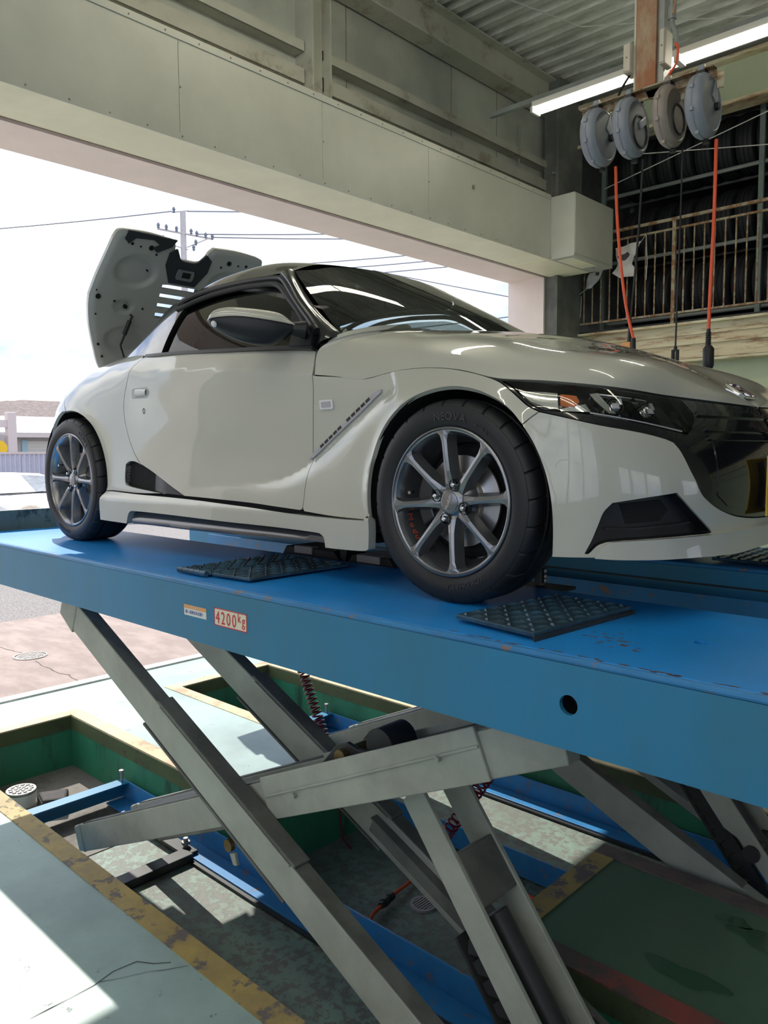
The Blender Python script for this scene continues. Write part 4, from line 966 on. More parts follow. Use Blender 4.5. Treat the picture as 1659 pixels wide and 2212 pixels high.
for side in (1,-1):
    near_side = side==1
    # ---- door
    d = panel('door',door_o,'paint',side=side,step=.014)
    M = frame(.60,.668,side)
    hb = MB(); hb.prism([(-.068,.016),(-.055,.023),(.058,.023),(.072,.012),(.068,-.018),(.055,-.024),(-.058,-.022),(-.07,-.012)],'z',-.006,.0015)
    on(hb,M).build('handle_recess','paint_inner',d,bevel=.004)
    hg = MB(); hg.grid([[(-.025+.085*i/10, .017*math.cos(math.pi*j/8)*(1-.25*(i/10)**2), .010*math.sin(math.pi*j/8)**.6) for j in range(9)] for i in range(11)])
    on(hg,M).build('door_handle','paint',d,smooth=True,sharp=60)
    kk = MB().lathe([(0,.011),(.0015,.011),(.0015,.009),(.0005,.009)],(0,0,0),(0,0,1),20); kk.V = [(v[0]*.75,v[1]*1.1,v[2]) for v in kk.V]
    on(kk,frame(.628,.592,side)).build('key_cylinder_ring','trim_black',d,smooth=True)
    # ---- front fender
    fo = segs(HC,FB,SEAM[::-1],FL[::-1],[FL[0],(1.975,.213),(1.81,.214),(1.66,.222)],[(1.66,.222),(1.652,.236)],DF[2:][::-1])
    f = panel('front_fender',fo,'paint',side=side,step=.014)
    vo = [(1.645,.396),(1.667,.417),(1.762,.476),(1.886,.549),(1.957,.597),(1.978,.606),(1.991,.606),(1.991,.598),(1.97,.586),(1.892,.536),(1.76,.459),(1.665,.4)]
    vs = panel('side_vent',vo,'vent_silver',f,side,off=.007,step=.02,gap=0,flange=.02,dn=.01)
    a0,a1 = np.array((1.70,.4335)),np.array((1.945,.5835))
    for i in range(11):
        if i==5: continue
        c0 = a0+(a1-a0)*(i+.12)/11; c1 = a0+(a1-a0)*(i+.88)/11; n_ = np.array((-.52,.85))*.0045
        q = [tuple(c0-n_),tuple(c1-n_),tuple(c1+n_),tuple(c0+n_)]
        panel('slot',q,'gloss_black',vs,side,off=.0078,step=.02,gap=0,flange=.001,dn=.02)
    mo = circ(1.743,.572,.034,24,.0165); mo = [(1.743+max(-.031,min(.031,(p[0]-1.743)*1.25)),.572+max(-.015,min(.015,(p[1]-.572)*1.25))) for p in mo]
    mk = panel('side_marker',mo,'lens_clear',f,side,off=.006,step=.02,gap=0,flange=.012,dn=.01)
    mi = [(1.743+(p[0]-1.743)*.72,.572+(p[1]-.572)*.62) for p in mo]; panel('marker_prism','vent_silver' and mi,'vent_silver',mk,side,off=.0075,step=.02,gap=0,flange=.003,dn=.01)
    # ---- rear quarter, with the intake
    qo = segs(RL,[(-.03,.614),(-.10,.655),(-.14,.70),(-.15,.76),(-.12,.815)],[(-.12,.815),(.05,.84),(.25,.85),(.42,.846),(.53,.838)],[(.53,.838),(.545,.822)],DR[::-1],INT[0][::-1],INT[3][::-1],[INT[2][-1],INT[2][-2],(.70,.258),(.80,.252)],[(.80,.252),(.592,.246),(.404,.251),(.33,.249)])
    q = panel('rear_quarter',qo,'paint',side=side,step=.02)
    io = segs(*INT)
    it = panel('side_intake',io,'satin_black',side=side,off=-.002,step=.016,gap=.001,flange=.02, fn=(lambda u,z:body(u,z)-np.stack([0*u,.055*(1-sstep(u,.50,.80))*sstep(u,.484,.50),0*u],-1)))
    panel('intake_mouth',[(.492,.36),(.52,.371),(.575,.368),(.59,.285),(.53,.285),(.492,.30)],'liner_black',it,side,off=-.05,step=.02,gap=0,flange=0)
    # ---- rear bumper and tail (this half)
    ro = segs([(-.03,.614),(-.10,.61),(-.19,.565),(-.25,.505),(-.285,.43),(-.30,.35),(-.30,.25)],[(-.30,.25),(-.30,.18),(-.5,.16),(-1.06,.16)],[(-1.06,.16),(-1.06,.80)],[(-1.06,.80),(-.8,.80),(-.5,.795),(-.3,.80),(-.12,.815)],[(-.12,.815),(-.15,.76),(-.14,.70),(-.10,.655),(-.03,.614)])
    rbp = panel('rear_bumper',ro,'paint',side=side,step=.03)
    to = circ(-.62,.60,.11,24,.06); panel('tail_light',to,'badge_red',rbp,side,off=.004,step=.03,gap=0,flange=.01)
    # ---- side skirt with the dark blade
    so = segs(SKT,[(1.975,.213),(1.985,.232),(1.996,.232),(1.999,.20),(1.993,.125)],[(1.993,.125),(1.958,.118),(1.806,.114),(1.790,.117)],[(1.790,.117),(1.784,.145),(1.77,.155)],[(1.77,.155),(1.738,.159),(1.515,.162),(1.245,.163),(.933,.167),(.695,.17),(.60,.17)],[(.60,.17),(.56,.168),(.538,.152),(.52,.113)],[(.52,.113),(.30,.118)],[(.30,.118),(.302,.196),(.33,.249)])
    fskirt = lambda u,z: body(u,z)+np.stack([0*u,.012+.010*sstep(.235-z,0,.02)-.012*sstep(z,.225,.25)+.008*sstep(.14-z,-.02,.02)*0,0*u],-1)
    sk = panel('side_skirt',so,'paint',side=side,fn=fskirt,step=.02,flange=.03)
    # dark crease gap between skirt and door
    fo_ = [(.545,.163),(.62,.167),(.70,.167),(.933,.164),(1.244,.160),(1.515,.158),(1.738,.155),(1.79,.150),(1.79,.132),(1.511,.126),(1.239,.118),(.927,.115),(.689,.117),(.56,.116)]
    ffin = lambda u,z: body(u,z)+np.stack([0*u,.016-.9*np.maximum(z-.135,0)*.9+.02*sstep(z,.10,.12)-.02,0*u],-1)
    fn_ = panel('sill_blade',fo_,'fin_grey',sk,side,fn=ffin,step=.014,gap=.0005,flange=.05)
    MB().cyl(tuple(tow((1.99,.742,.222),side)),tuple(tow((1.99,.75,.222),side)),.005,10).build('clip','trim_black',sk)
# ---- front bumper: both halves in one shell
bo = segs(BL[::-1],SEAM,BT,BG,[(3.455,.233),(3.455,.167)],LIP[::-1])
flip = lambda u,z: body(u,z)+np.stack([0*u,0*u,0*u],-1)
BUMP = panel('front_bumper',bo,'paint',both=True,step=.02,holes=[segs(*FOG)],flange=.02)
MASK = panel('front_mask',segs(HF_,[(3.455,.543),(3.455,.235)],BG[::-1],BT[::-1],FB[::-1]),'gloss_black',both=True,off=-.004,step=.022,holes=[segs(*HLO)],flange=.02)
for side in (1,-1):
    panel('fog_recess',segs(*FOG),'satin_black',BUMP,side,off=-.035,step=.02,gap=0,flange=-.03)
    panel('fog_duct',[(2.78,.29),(2.90,.30),(2.93,.27),(2.90,.245),(2.80,.24)],'liner_black',BUMP,side,off=-.033,step=.03,gap=0,flange=.01)
    panel('fog_bar',[(2.74,.228),(2.80,.226),(3.0,.236),(3.0,.240),(2.80,.231),(2.74,.233)],'satin_black',BUMP,side,off=-.020,step=.02,gap=0,flange=.01)
# lower lip of the bumper standing forward
def lipfn(u,z): return body(u,z)+np.stack([.014*sstep(u,2.75,2.95),0*u,0*u],-1)
lo_ = segs([(2.715,.166),(2.745,.196),(2.79,.203),(2.861,.206),(2.941,.208),(3.063,.209),(3.16,.212),(3.30,.214),(3.455,.215)],[(3.455,.215),(3.455,.163)],[(3.455,.163),(3.388,.162),(3.256,.158),(3.138,.153),(2.987,.156),(2.861,.157),(2.775,.158),(2.715,.160)],[(2.715,.160),(2.715,.166)])
panel('front_lip',lo_,'paint',BUMP,both=True,fn=lambda u,z: body(u,z)+np.stack([0*u+.012*sstep(u,2.72,2.9),.012*(1-sstep(u,2.9,3.3))*sstep(u,2.70,2.78),0*u],-1),off=.006,step=.016,gap=0,flange=.05)
# grille bars
for z in (.515,.475,.452):
    ua = 3.085 if z>.45 else 3.10; h = .006
    panel('grille_bar',[(ua,z-h),(3.2,z-h-.001),(3.455,z-h-.002),(3.455,z+h-.002),(3.2,z+h-.001),(ua,z+h)],'gloss_black',MASK,both=True,off=.002,step=.02,gap=0,flange=.012)
panel('grille_opening',[(3.10,.46),(3.455,.455),(3.455,.25),(3.24,.258),(3.13,.275),(3.08,.305)],'gloss_black',MASK,both=True,off=-.002,step=.025,gap=0,flange=.004)
# number plate
px0 = 2.932
npl = MB().box(px0-.004,px0,YC-.172,YC+.158,DZ+.240,DZ+.405).build('number_plate','plate_yellow',CAR,bevel=.003); npl['label'] = 'yellow number plate'
V,F = text_mesh('む',.052,.0006); b = MB(); b.add([(px0+.0008+v[2],YC-.128+v[0],DZ+.268+v[1]) for v in V],F); b.build('plate_character','trim_black',npl)
for yy in (YC-.105,YC+.105): MB().cyl((px0,yy,DZ+.39),(px0+.004,yy,DZ+.39),.007,12).build('plate_bolt','chrome',npl)
MB().box(px0-.03,px0-.004,YC-.12,YC+.12,DZ+.26,DZ+.39).build('plate_bracket','trim_black',npl)
# ---- headlights
for side in (1,-1):
    hl = panel('headlight',segs(*HLO),'gloss_black',side=side,off=-.045,step=.025,gap=0,flange=-.043)
    panel('lens',segs(*HLO),'lamp_glass',hl,side,off=.0005,step=.022,gap=.001,flange=.0)
    def reflector(name,pts,m,off,fl=.02): panel(name,pts,m,hl,side,off=off,step=.02,gap=0,flange=fl,dn=.01)
    reflector('chrome_reflector',[(2.49,.582),(2.56,.578),(2.60,.574),(2.61,.53),(2.585,.53),(2.53,.552)],'chrome',-.022)
    reflector('turn_lamp',[(2.612,.566),(2.662,.561),(2.672,.545),(2.655,.531),(2.618,.534)],'amber',-.014)
    reflector('chrome_reflector',[(2.615,.527),(2.69,.541),(2.705,.520),(2.62,.522)],'chrome',-.018)
    reflector('chrome_bezel',[(2.70,.562),(2.725,.565),(2.735,.552),(2.77,.512),(2.75,.513),(2.715,.545)],'chrome',-.008)
    reflector('chrome_bezel',[(2.822,.548),(2.84,.556),(2.85,.54),(2.875,.502),(2.855,.503),(2.83,.535)],'chrome',-.008)
    reflector('lamp_shelf',[(2.725,.5665),(2.82,.558),(2.90,.552),(2.90,.549),(2.82,.555),(2.727,.563)],'vent_silver',-.012,.01)
    reflector('running_light_strip',[(2.70,.510),(2.80,.494),(2.92,.477),(2.99,.468),(2.99,.472),(2.92,.482),(2.80,.499),(2.70,.515)],'lens_clear',-.006,.01)
    reflector('front_reflector',[(2.915,.545),(2.96,.540),(2.985,.51),(2.99,.482),(2.94,.488),(2.925,.52)],'fin_grey',-.02)
    for u,z,r in ((2.772,.536,.020),(2.885,.525,.021)):
        M = frame(u,z,side)
        b = MB().lathe([(-.045,r*1.15),(-.012,r*1.15),(-.012,r)],(0,0,0),(0,0,1),24); on(b,M).build('projector_ring','satin_black',hl,smooth=True)
        b = MB().lathe([(-.016,r),(-.006,r*.85),(.0,r*.5),(.002,0)],(0,0,-.006),(0,0,1),24); on(b,M).build('projector_lens','chrome',hl,smooth=True)
        b = MB().box(-r*.7,r*.2,-r*.8,-r*.1,-.004,-.001).box(r*.3,r*.75,-r*.2,r*.7,-.006,-.002); on(b,M).build('led_chip','lens_clear',hl)
# ---- hood, emblem
HOOD = lofted('hood',hood_grid(),'paint',110,120,thick=.015)
eg = hood_grid(); es = loft(eg,110,120); 
def hoodpt(x): # centre line point and normal
    c = es[:,60]; i = np.argmin(abs(c[:,0]-x)); t = c[min(i+2,109)]-c[i-2]; t /= np.linalg.norm(t); return c[i],t
p,t = hoodpt(2.792); P_ = Vector(tow(p,1)); tx = Vector((t[0],0,t[2])); ty = Vector((0,1,0)); tn = tx.cross(ty)
if tn.z<0: tn = -tn
M = Matrix((ty,-tx,tn)).transposed().to_4x4(); M.translation = P_+tn*.003
b = MB(); ro_ = [(-.046,-.036),(.046,-.036),(.054,-.02),(.05,.025),(.038,.036),(-.038,.036),(-.05,.025),(-.054,-.02)]
ri_ = [(x*.90,y*.88) for x,y in ro_]; plate(b,ro_,'z',0,.007,[ri_]); EM = on(b,M).build('emblem','chrome',HOOD,bevel=.0015); EM['label'] = 'chrome and red H badge'
b = MB().prism(ri_,'z',-.001,.002); on(b,M).build('badge_field','badge_red',EM)
b = MB().prism([(-.036,-.026),(-.022,-.026),(-.019,-.006),(.019,-.006),(.022,-.026),(.036,-.026),(.031,.027),(.020,.027),(.018,.008),(-.018,.008),(-.020,.027),(-.031,.027)],'z',0,.006); on(b,M).build('badge_letter','chrome',EM,bevel=.001)
# ---- glasshouse
WS = lofted('windscreen',mirror_cols(ws_rows),'screen_glass',50,60)
ROOF = lofted('roof',mirror_cols(roof_rows),'roof_black',60,70,thick=.02)
def Gw(x,z):
    t = z-.80; return .662-.40*t-.75*t*t-np.where(x<.75,.30*(.75-x)**2,0)
def gh(x,z): x = np.asarray(x,float); z = np.asarray(z,float); return np.stack([x,Gw(x,z),z],-1)
for side in (1,-1):
    # side window: glass, rubber seal, belt moulding
    wo_ = segs([(.705,.820),(.70,.90),(.70,1.0),(.715,1.018)],[(.715,1.018),(.80,1.036),(.896,1.050),(1.065,1.050),(1.242,1.038),(1.294,1.029)],[(1.294,1.029),(1.348,1.008),(1.425,.962),(1.52,.90),(1.60,.83),(1.64,.772)],[(1.64,.772),(1.35,.792),(1.055,.806),(.82,.816),(.705,.820)])
    panel('side_window',wo_,'side_glass',side=side,fn=gh,off=-.012,step=.05,gap=0,flange=0)
    sp_ = [tow(gh(x,z),side)+np.array((0,-.004*side,0)) for x,z in spl([(.64,1.03),(.70,1.038),(.79,1.054),(.896,1.064),(1.065,1.064),(1.20,1.054),(1.285,1.044),(1.345,1.022),(1.425,.974),(1.52,.912),(1.60,.85),(1.65,.80)],4)]
    MB().tube(sp_,.011,10).build('window_seal','trim_black',CAR,smooth=True)
    sp2 = [tow(gh(x,z),side)+np.array((0,-.002*side,0)) for x,z in spl([(.61,1.062),(.758,1.088),(.946,1.093),(1.142,1.083),(1.28,1.068),(1.34,1.048),(1.43,.990),(1.523,.925),(1.61,.865),(1.675,.815)],4)]
    MB().tube(sp2,.013,10).build('roof_seal','satin_black',CAR,smooth=True)
    bm_ = segs([(.56,.834),(.82,.822),(1.055,.808),(1.347,.790),(1.576,.774),(1.68,.763)],[(1.68,.763),(1.68,.752)],[(1.68,.752),(1.576,.762),(1.347,.778),(1.055,.796),(.82,.810),(.56,.822)],[(.56,.822),(.56,.834)])
    panel('belt_moulding',bm_,'satin_black',side=side,fn=gh,off=.008,step=.02,gap=0,flange=.02)
    # buttress behind the window
    bo_ = segs([(.70,.820),(.695,.90),(.69,1.0),(.70,1.02)],[(.70,1.02),(.66,1.05),(.613,1.072)],[(.613,1.072),(.55,1.068),(.523,1.058),(.497,1.026),(.477,.985),(.45,.935),(.40,.897),(.316,.875),(.125,.860)],[(.125,.860),(.30,.848),(.55,.832),(.70,.820)])
    bt_ = panel('buttress',bo_,'gloss_black',side=side,fn=gh,off=.002,step=.03,gap=0,flange=.12)
    # roof rail strip between roof and seal, windscreen pillar
    ap = segs([(1.285,1.075),(1.351,1.050),(1.44,.985),(1.523,.927),(1.61,.868),(1.70,.79)],[(1.70,.79),(1.69,.757)],[(1.69,.757),(1.765,.79)],[(1.765,.79),(1.79,.80)],[(1.79,.80),(1.70,.866),(1.628,.918),(1.50,1.005),(1.37,1.092)],[(1.37,1.092),(1.32,1.093),(1.285,1.075)])
    # pillar lies between the door-window plane and the screen edge
    wsE = _cspline([.800,.888,.985,1.088],[(1.755,.618),(1.61,.578),(1.475,.532),(1.352,.478)])
    doE = _cspline([.757,.80,.86,.925,.985,1.05,1.075],[(1.684,.672),(1.680,.657),(1.622,.63),(1.526,.60),(1.445,.566),(1.35,.525),(1.295,.50)])
    rows = []
    for k in range(25):
        s = k/24; zo = .762+(1.075-.762)*s; zi = .792+(1.090-.792)*s; o_ = np.append(doE(zo),zo); i_ = np.append(wsE(max(zi,.80)),zi)
        mid = (o_+i_)/2+np.array((.012,.020,.008)); rows.append([o_+np.array((-.01,-.02,-.006)),o_,o_*.7+mid*.3+np.array((0,.006,.002)),mid,i_*.75+mid*.25+np.array((.003,.004,.003)),i_,i_+np.array((-.012,-.012,-.01))])
    lofted('screen_pillar',np.array(rows),'roof_black',40,24,side=side)
    # mirror base triangle
    panel('mirror_base',[(1.500,.905),(1.66,.84),(1.672,.764),(1.558,.772),(1.553,.82)],'satin_black',side=side,fn=gh,off=.010,step=.04,gap=0,flange=.03)
# rear bulkhead and rear window
MB().add([tow((.60,.30,1.150),1),tow((.60,.30,1.150),-1),tow((.60,.465,1.08),-1),tow((.50,.58,.80),-1),tow((.50,.58,.80),1),tow((.60,.465,1.08),1)],[(0,1,2,3,4,5)]).build('rear_bulkhead','liner_black',CAR)
# ---- wing mirrors
tz = _cspline([0,.06,.13,.25,.40,.60,.80,.90,.96,1.0],[.836,.846,.864,.879,.886,.892,.893,.885,.872,.852])
bz = _cspline([0,.06,.13,.25,.40,.60,.80,.90,.96,1.0],[.815,.810,.796,.775,.770,.780,.805,.822,.835,.850])
sz_ = _cspline([0,.22,.5,.73,1.0],[.832,.842,.854,.859,.852])
dp = _cspline([0,.1,.3,.6,.85,.96,1.0],[.020,.036,.050,.052,.040,.024,.004])
for side in (1,-1):
    mr = empty('wing_mirror',(1.5,YC-side*.8,DZ+.83)); mr.parent = CAR; mr.location = Vector((1.5,YC-side*.8,DZ+.83))-Vector(CAR.location)
    A = np.array((1.62,.695)); B = np.array((1.405,.90)); ax = (B-A)/np.linalg.norm(B-A); nn = np.array((ax[1],-ax[0])); nn = nn if nn[0]>0 else -nn
    def ring(t,a0,a1,n,top):
        out = []; c = A+(B-A)*t; s0 = float(sz_(t)); h = float(tz(t))-s0 if top else s0-float(bz(t)); dd = float(dp(t))
        for i in range(n+1):
            a = a0+(a1-a0)*i/n; r1 = math.copysign(abs(math.cos(a))**.75,math.cos(a)); r2 = abs(math.sin(a))**.8
            q = c+nn*dd*r1; out.append(tow((q[0],q[1],s0+(h*r2 if top else -h*r2)),side))
        return out
    T_ = [i/26 for i in range(27)]
    MB().grid([ring(t,0,math.pi,14,True) for t in T_]).build('cap','paint',mr,smooth=True,sharp=70)
    MB().grid([ring(t,0,math.pi,14,False) for t in T_]).build('housing','satin_black',mr,smooth=True,sharp=70)
    st_ = [tow((A+(B-A)*t+nn*(float(dp(t))+.0015)).tolist()+[float(sz_(t))-.001],side) for t in T_[1:-1]]
    MB().tube(st_,.0022,6).build('seam','trim_black',mr)
    c = A+(B-A)*.90+nn*.028; MB().sphere(tuple(tow((c[0],c[1],.838),side)),.012,10,8).build('indicator_lens','lens_clear',mr,smooth=True)
    a_ = tow((1.635,.675,.822),side); b_ = tow((1.612,.71,.824),side); MB().tube([a_,b_],[.030,.022],12).build('stalk','satin_black',mr,smooth=True)
# ---- wheels
def lettering(txt, r, a_mid, size, y, sgn, spread=1.0, depth=.0008):
    """raised letters on the sidewall, tops outward; angles clockwise from outside"""
    b = MB(); wds = []
    for ch in txt:
        if ch==' ': wds.append(size*.45); continue
        V,F = text_mesh(ch,size,depth); wd = (max(v[0] for v in V)-min(v[0] for v in V)) if V else size*.4; wds.append(wd+size*.12)
    tot = sum(wds)*spread; a = a_mid+tot/r/2
    for ch,wd in zip(txt,wds):
        a -= wd*spread/r/2
        if ch!=' ':
            V,F = text_mesh(ch,size,depth)
            for_ = []
            for v in V:
                th = a-(v[0])/r; rr = r+v[1]; for_.append((rr*math.cos(th), y-v[2], rr*math.sin(th)))
            b.add(for_,F)
        a -= wd*spread/r/2
    return b
def make_wheel(name, cx, cz, side, R, lip, ang, wid, texts, nutang):
    """built in a frame with y pointing into the car; side -1 mirrors it"""
    yo = 0.0 if side==1 else 2*YC
    root = empty(name,(cx,yo,DZ+cz)); root.parent = CAR; root.location = Vector((cx,yo,DZ+cz))-Vector(CAR.location)
    sg = side; base = np.array((cx,yo,DZ+cz))
    def put(mb,nm,m,**k):
        mb.V = [(base[0]+v[0],base[1]+sg*v[1],base[2]+v[2]) for v in mb.V]; return mb.build(nm,m,root,**k)
    # tyre with shoulder cuts
    prof = [(.012,lip-.012),(.001,lip+.001),(-.004,lip+.008),(-.0085,lip+.022),(-.009,lip+(R-lip)*.45),(-.006,R-.024),(-.0035,R-.0195),(-.002,R-.0195),(-.001,R-.016),(.006,R-.007),(.016,R-.002),(.03,R),(.05,R+.0005),(.052,R-.006),(.058,R-.006),(.06,R+.0005),(wid/2,R+.001),(wid-.06,R),(wid-.05,R-.006),(wid-.044,R-.006),(wid-.042,R),(wid-.02,R-.003),(wid-.004,R-.014),(wid+.004,lip+.03),(wid-.01,lip-.012)]
    n = 432 if side==1 else 96; b = MB(); G = []
    for j,(t,r) in enumerate(prof):
        row = []
        for i in range(n+1):
            th = 2*math.pi*i/n; cut = .0055 if (i%n)%18==4 and r>R-.0175 and t<wid*.35 else 0
            sk = .12*(t/wid); row.append(((r-cut)*math.cos(th+sk),t,(r-cut)*math.sin(th+sk)))
        G.append(row)
    b.grid(G); put(b,'tyre','tyre',smooth=True,sharp=40)
    for txt,ra,am,sz in texts: put(lettering(txt,ra,math.radians(am),sz,-.0100,1,1.0,.0006),'tyre_lettering','tyre_text')
    # rim barrel
    k = lip/.207
    b = MB().lathe([(.004,lip-.013),(-.001,lip-.004),(.0,lip),(-.003,lip-.002),(-.0035,lip-.006),(.004,lip-.010),(.012,lip-.016),(.03,lip-.024),(.06,lip-.027),(.075,lip-.040),(.12,lip-.044),(wid-.03,lip-.036)],(0,0,0),(0,1,0),72)
    put(b,'rim','wheel_metal',smooth=True,sharp=50)
    # spokes
    for q in range(8):
        a = math.radians(ang+45*q); ca,sa = math.cos(a),math.sin(a); rad = lambda r,w,y: (r*ca-w*sa,y,r*sa+w*ca)
        st = [(.030,.020,.030,.020),(.050,.0135,.024,.012),(.085*k,.0095,.019,.006),(.130*k,.0085,.018,.003),(lip-.040,.0090,.018,.0015),(lip-.022,.014,.022,.001),(lip-.008,.030,.036,.0015)]
        V = []; F = []
        for (r,wt,wb,y) in st: V += [rad(r,-wb,y+.036),rad(r,-wt,y+.003),rad(r,-wt*.1,y),rad(r,wt*.1,y),rad(r,wt,y+.003),rad(r,wb,y+.036)]
        for i in range(len(st)-1):
            for j in range(5): F.append((i*6+j,i*6+j+1,(i+1)*6+j+1,(i+1)*6+j))
        m = len(st)-1; F += [(0,1,2,3,4,5),tuple(m*6+j for j in (5,4,3,2,1,0))]
        put(MB().add(V,F),'spoke','wheel_metal')
    b = MB().lathe([(.012,.0),(.010,.030),(.012,.034),(.020,.042),(.028,.056),(.045,.070),(.06,.072)],(0,0,0),(0,1,0),48); put(b,'hub','wheel_metal',smooth=True,sharp=35)
    b = MB().lathe([(.0055,0),(.006,.022),(.008,.0285),(.012,.0295)],(0,0,0),(0,1,0),32); put(b,'centre_cap','wheel_metal',smooth=True)
    V,F = text_mesh('Modulo',.0145,.0004); aa = math.radians(70 if cx>1 else 60); put(MB().add([((v[0]*math.cos(aa)-(v[1]-.004)*math.sin(aa)),.0050-v[2],(v[0]*math.sin(aa)+(v[1]-.004)*math.cos(aa))) for v in V],F),'cap_lettering','chrome')
    for q in range(4):
        a = math.radians(nutang+90*q); c = (.050*math.cos(a),.050*math.sin(a))
        put(MB().lathe([(.030,.015),(.010,.0155),(.009,.0165),(.018,.0185)],(c[0],0,c[1]),(0,1,0),20),'nut_socket','wheel_dark',smooth=True)
        nb = MB().lathe([(.028,.0095),(.010,.0095),(.006,.0075)],(c[0],0,c[1]),(0,1,0),6); nb.lathe([(.007,.0075),(.002,.006),(.0005,0)],(c[0],0,c[1]),(0,1,0),14); put(nb,'lug_nut','chrome')
    a = math.radians(nutang+100); put(MB().cyl((.155*k*math.cos(a),.035,.155*k*math.sin(a)),(.150*k*math.cos(a),.016,.150*k*math.sin(a)),.004,8).cyl((.150*k*math.cos(a),.016,.150*k*math.sin(a)),(.149*k*math.cos(a),.010,.149*k*math.sin(a)),.005,8),'valve_stem','chrome')
    # brake disc, caliper, dark back
    put(MB().lathe([(.075,.128),(.068,.128),(.066,.085),(.064,.078)],(0,0,0),(0,1,0),64),'brake_disc','disc_steel',smooth=True,sharp=30)
    put(MB().lathe([(.064,.079),(.052,.076),(.050,.04),(.05,0)],(0,0,0),(0,1,0),48),'disc_hat','disc_hub',smooth=True,sharp=30)
    cb = MB()
    a0,a1 = (150,212) if cx>1 else (-25,35); pts_o = [(.142*math.cos(math.radians(a0+(a1-a0)*i/8)),.142*math.sin(math.radians(a0+(a1-a0)*i/8))) for i in range(9)]; pts_i = [(.092*math.cos(math.radians(a0+(a1-a0)*i/8)),.092*math.sin(math.radians(a0+(a1-a0)*i/8))) for i in range(9)]
    cb.prism(pts_o+pts_i[::-1],'y',.042,.10); put(cb,'brake_caliper','wheel_dark',bevel=.006)
    put(MB().lathe([(.105,.0),(.10,lip-.06),(.11,lip-.045)],(0,0,0),(0,1,0),40),'dust_shield','liner_black')
    if cx>1 and side==1:
        # red name on the inside of the barrel
        b = MB(); rr = lip-.0255; a = math.radians(197)
        for ch in 'Modulo':
            V,F = text_mesh(ch,.030,.0003); wd = max(v[0] for v in V)-min(v[0] for v in V)
            b.add([((rr-.0015-v[2])*math.cos(a+v[0]/rr), .034+v[1], (rr-.0015-v[2])*math.sin(a+v[0]/rr)) for v in V],F); a += (wd+.006)/rr
        put(b,'barrel_lettering','red_letter')
    return root
ft = [('NEOVA',.224,86,.030),('AD08 R',.226,59,.013),('YOKOHAMA',.224,-73,.022)]
rt_ = [('NEOVA',.240,50,.027),('YOKOHAMA',.240,-105,.020)]
make_wheel('front_wheel',2.285,.281,1,.2815,.207,5,.165,ft,72)
make_wheel('front_wheel',2.285,.281,-1,.2815,.207,5,.165,[],72)
make_wheel('rear_wheel',0,.291,1,.2915,.220,-2,.195,rt_,55)
make_wheel('rear_wheel',0,.291,-1,.2915,.220,-2,.195,[],55)
# ---- dark inner shell: arch liners, floor, cabin tub, engine bay
for side in (1,-1):
    for cx,cz,r,ya,yb in ((2.285,.281,.318,.722,.42),(0,.291,.335,.712,.40)):
        b = MB(); G = []
        for j in range(2): G.append([tow((cx+r*math.cos(math.radians(-20+220*i/30)),(ya,yb)[j],cz+r*math.sin(math.radians(-20+220*i/30))),side) for i in range(31)])
        G.append([tow((cx,yb,cz),side) for i in range(31)]); b.grid(G); b.build('wheel_arch_liner','liner_black',CAR,smooth=True,sharp=40)
    # inner skin behind the panels, so shut lines read dark
    iu = segs([(.36,.16),(.40,.40),(.36,.60),(.50,.80)],[(.50,.80),(1.0,.785),(1.66,.74)],[(1.66,.74),(1.70,.64),(1.93,.62),(1.95,.40),(1.94,.15)],[(1.94,.15),(.36,.16)])
    panel('inner_skin',iu,'liner_black',side=side,off=-.02,step=.05,gap=0,flange=0)
    iu = segs([(2.30,.63),(2.62,.57),(3.0,.54),(3.455,.53)],[(3.455,.53),(3.455,.18),(2.66,.18)],[(2.66,.18),(2.64,.4),(2.56,.52),(2.30,.63)])
    panel('inner_skin',iu,'liner_black',side=side,off=-.06,step=.06,gap=0,flange=0)
MB().box(.36,1.95,YC-.66,YC+.66,DZ+.135,DZ+.15).box(2.62,2.85,YC-.55,YC+.55,DZ+.165,DZ+.175).box(-.45,.36,YC-.40,YC+.40,DZ+.17,DZ+.18).box(1.95,2.62,YC-.40,YC+.40,DZ+.17,DZ+.18).build('underbody','liner_black',CAR)
MB().box(.40,.43,YC-.6,YC+.6,DZ+.15,DZ+.80).box(1.72,1.75,YC-.6,YC+.6,DZ+.15,DZ+.76).box(-.35,.40,YC-.50,YC+.50,DZ+.60,DZ+.62).build('bulkhead','liner_black',CAR)
dsh = MB().prism([(1.50,.50),(1.46,.66),(1.52,.725),(1.68,.755),(1.88,.765),(1.88,.60),(1.75,.5)],'y',-.50,.50); dsh.V = [(v[0],YC+v[1],DZ+v[2]) for v in dsh.V]; dsh.build('dashboard','trim_black',CAR,bevel=.03)
for s in (-1,1):
    yc = YC+s*.30
    st = empty('seat',(.85,yc,DZ+.15)); st.parent = CAR; st.location = Vector((.85,yc,DZ+.15))-Vector(CAR.location)
    def pad(pr,w): 
        b = MB(); b.prism([(x,z) for x,z in pr],'y',yc-w,yc+w); b.V = [(v[0],v[1],DZ+v[2]) for v in b.V]; return b
    pad([(.74,.20),(1.20,.24),(1.22,.32),(.80,.30)],.20).build('seat_cushion','seat_dark',st,bevel=.03,segs=3)
    pad([(.72,.28),(.84,.30),(.72,.74),(.66,.82),(.58,.80),(.60,.66)],.19).build('seat_back','seat_dark',st,bevel=.04,segs=3)
    pad([(.70,.80),(.66,.96),(.60,.98),(.58,.80)],.11).build('headrest','seat_grey',st,bevel=.03,segs=3)
sw_ = MB(); c = Vector((1.36,YC-.30,DZ+.66)); d_ = Vector((-.90,0,.42)).normalized(); u = Vector((0,1,0)); v = d_.cross(u)
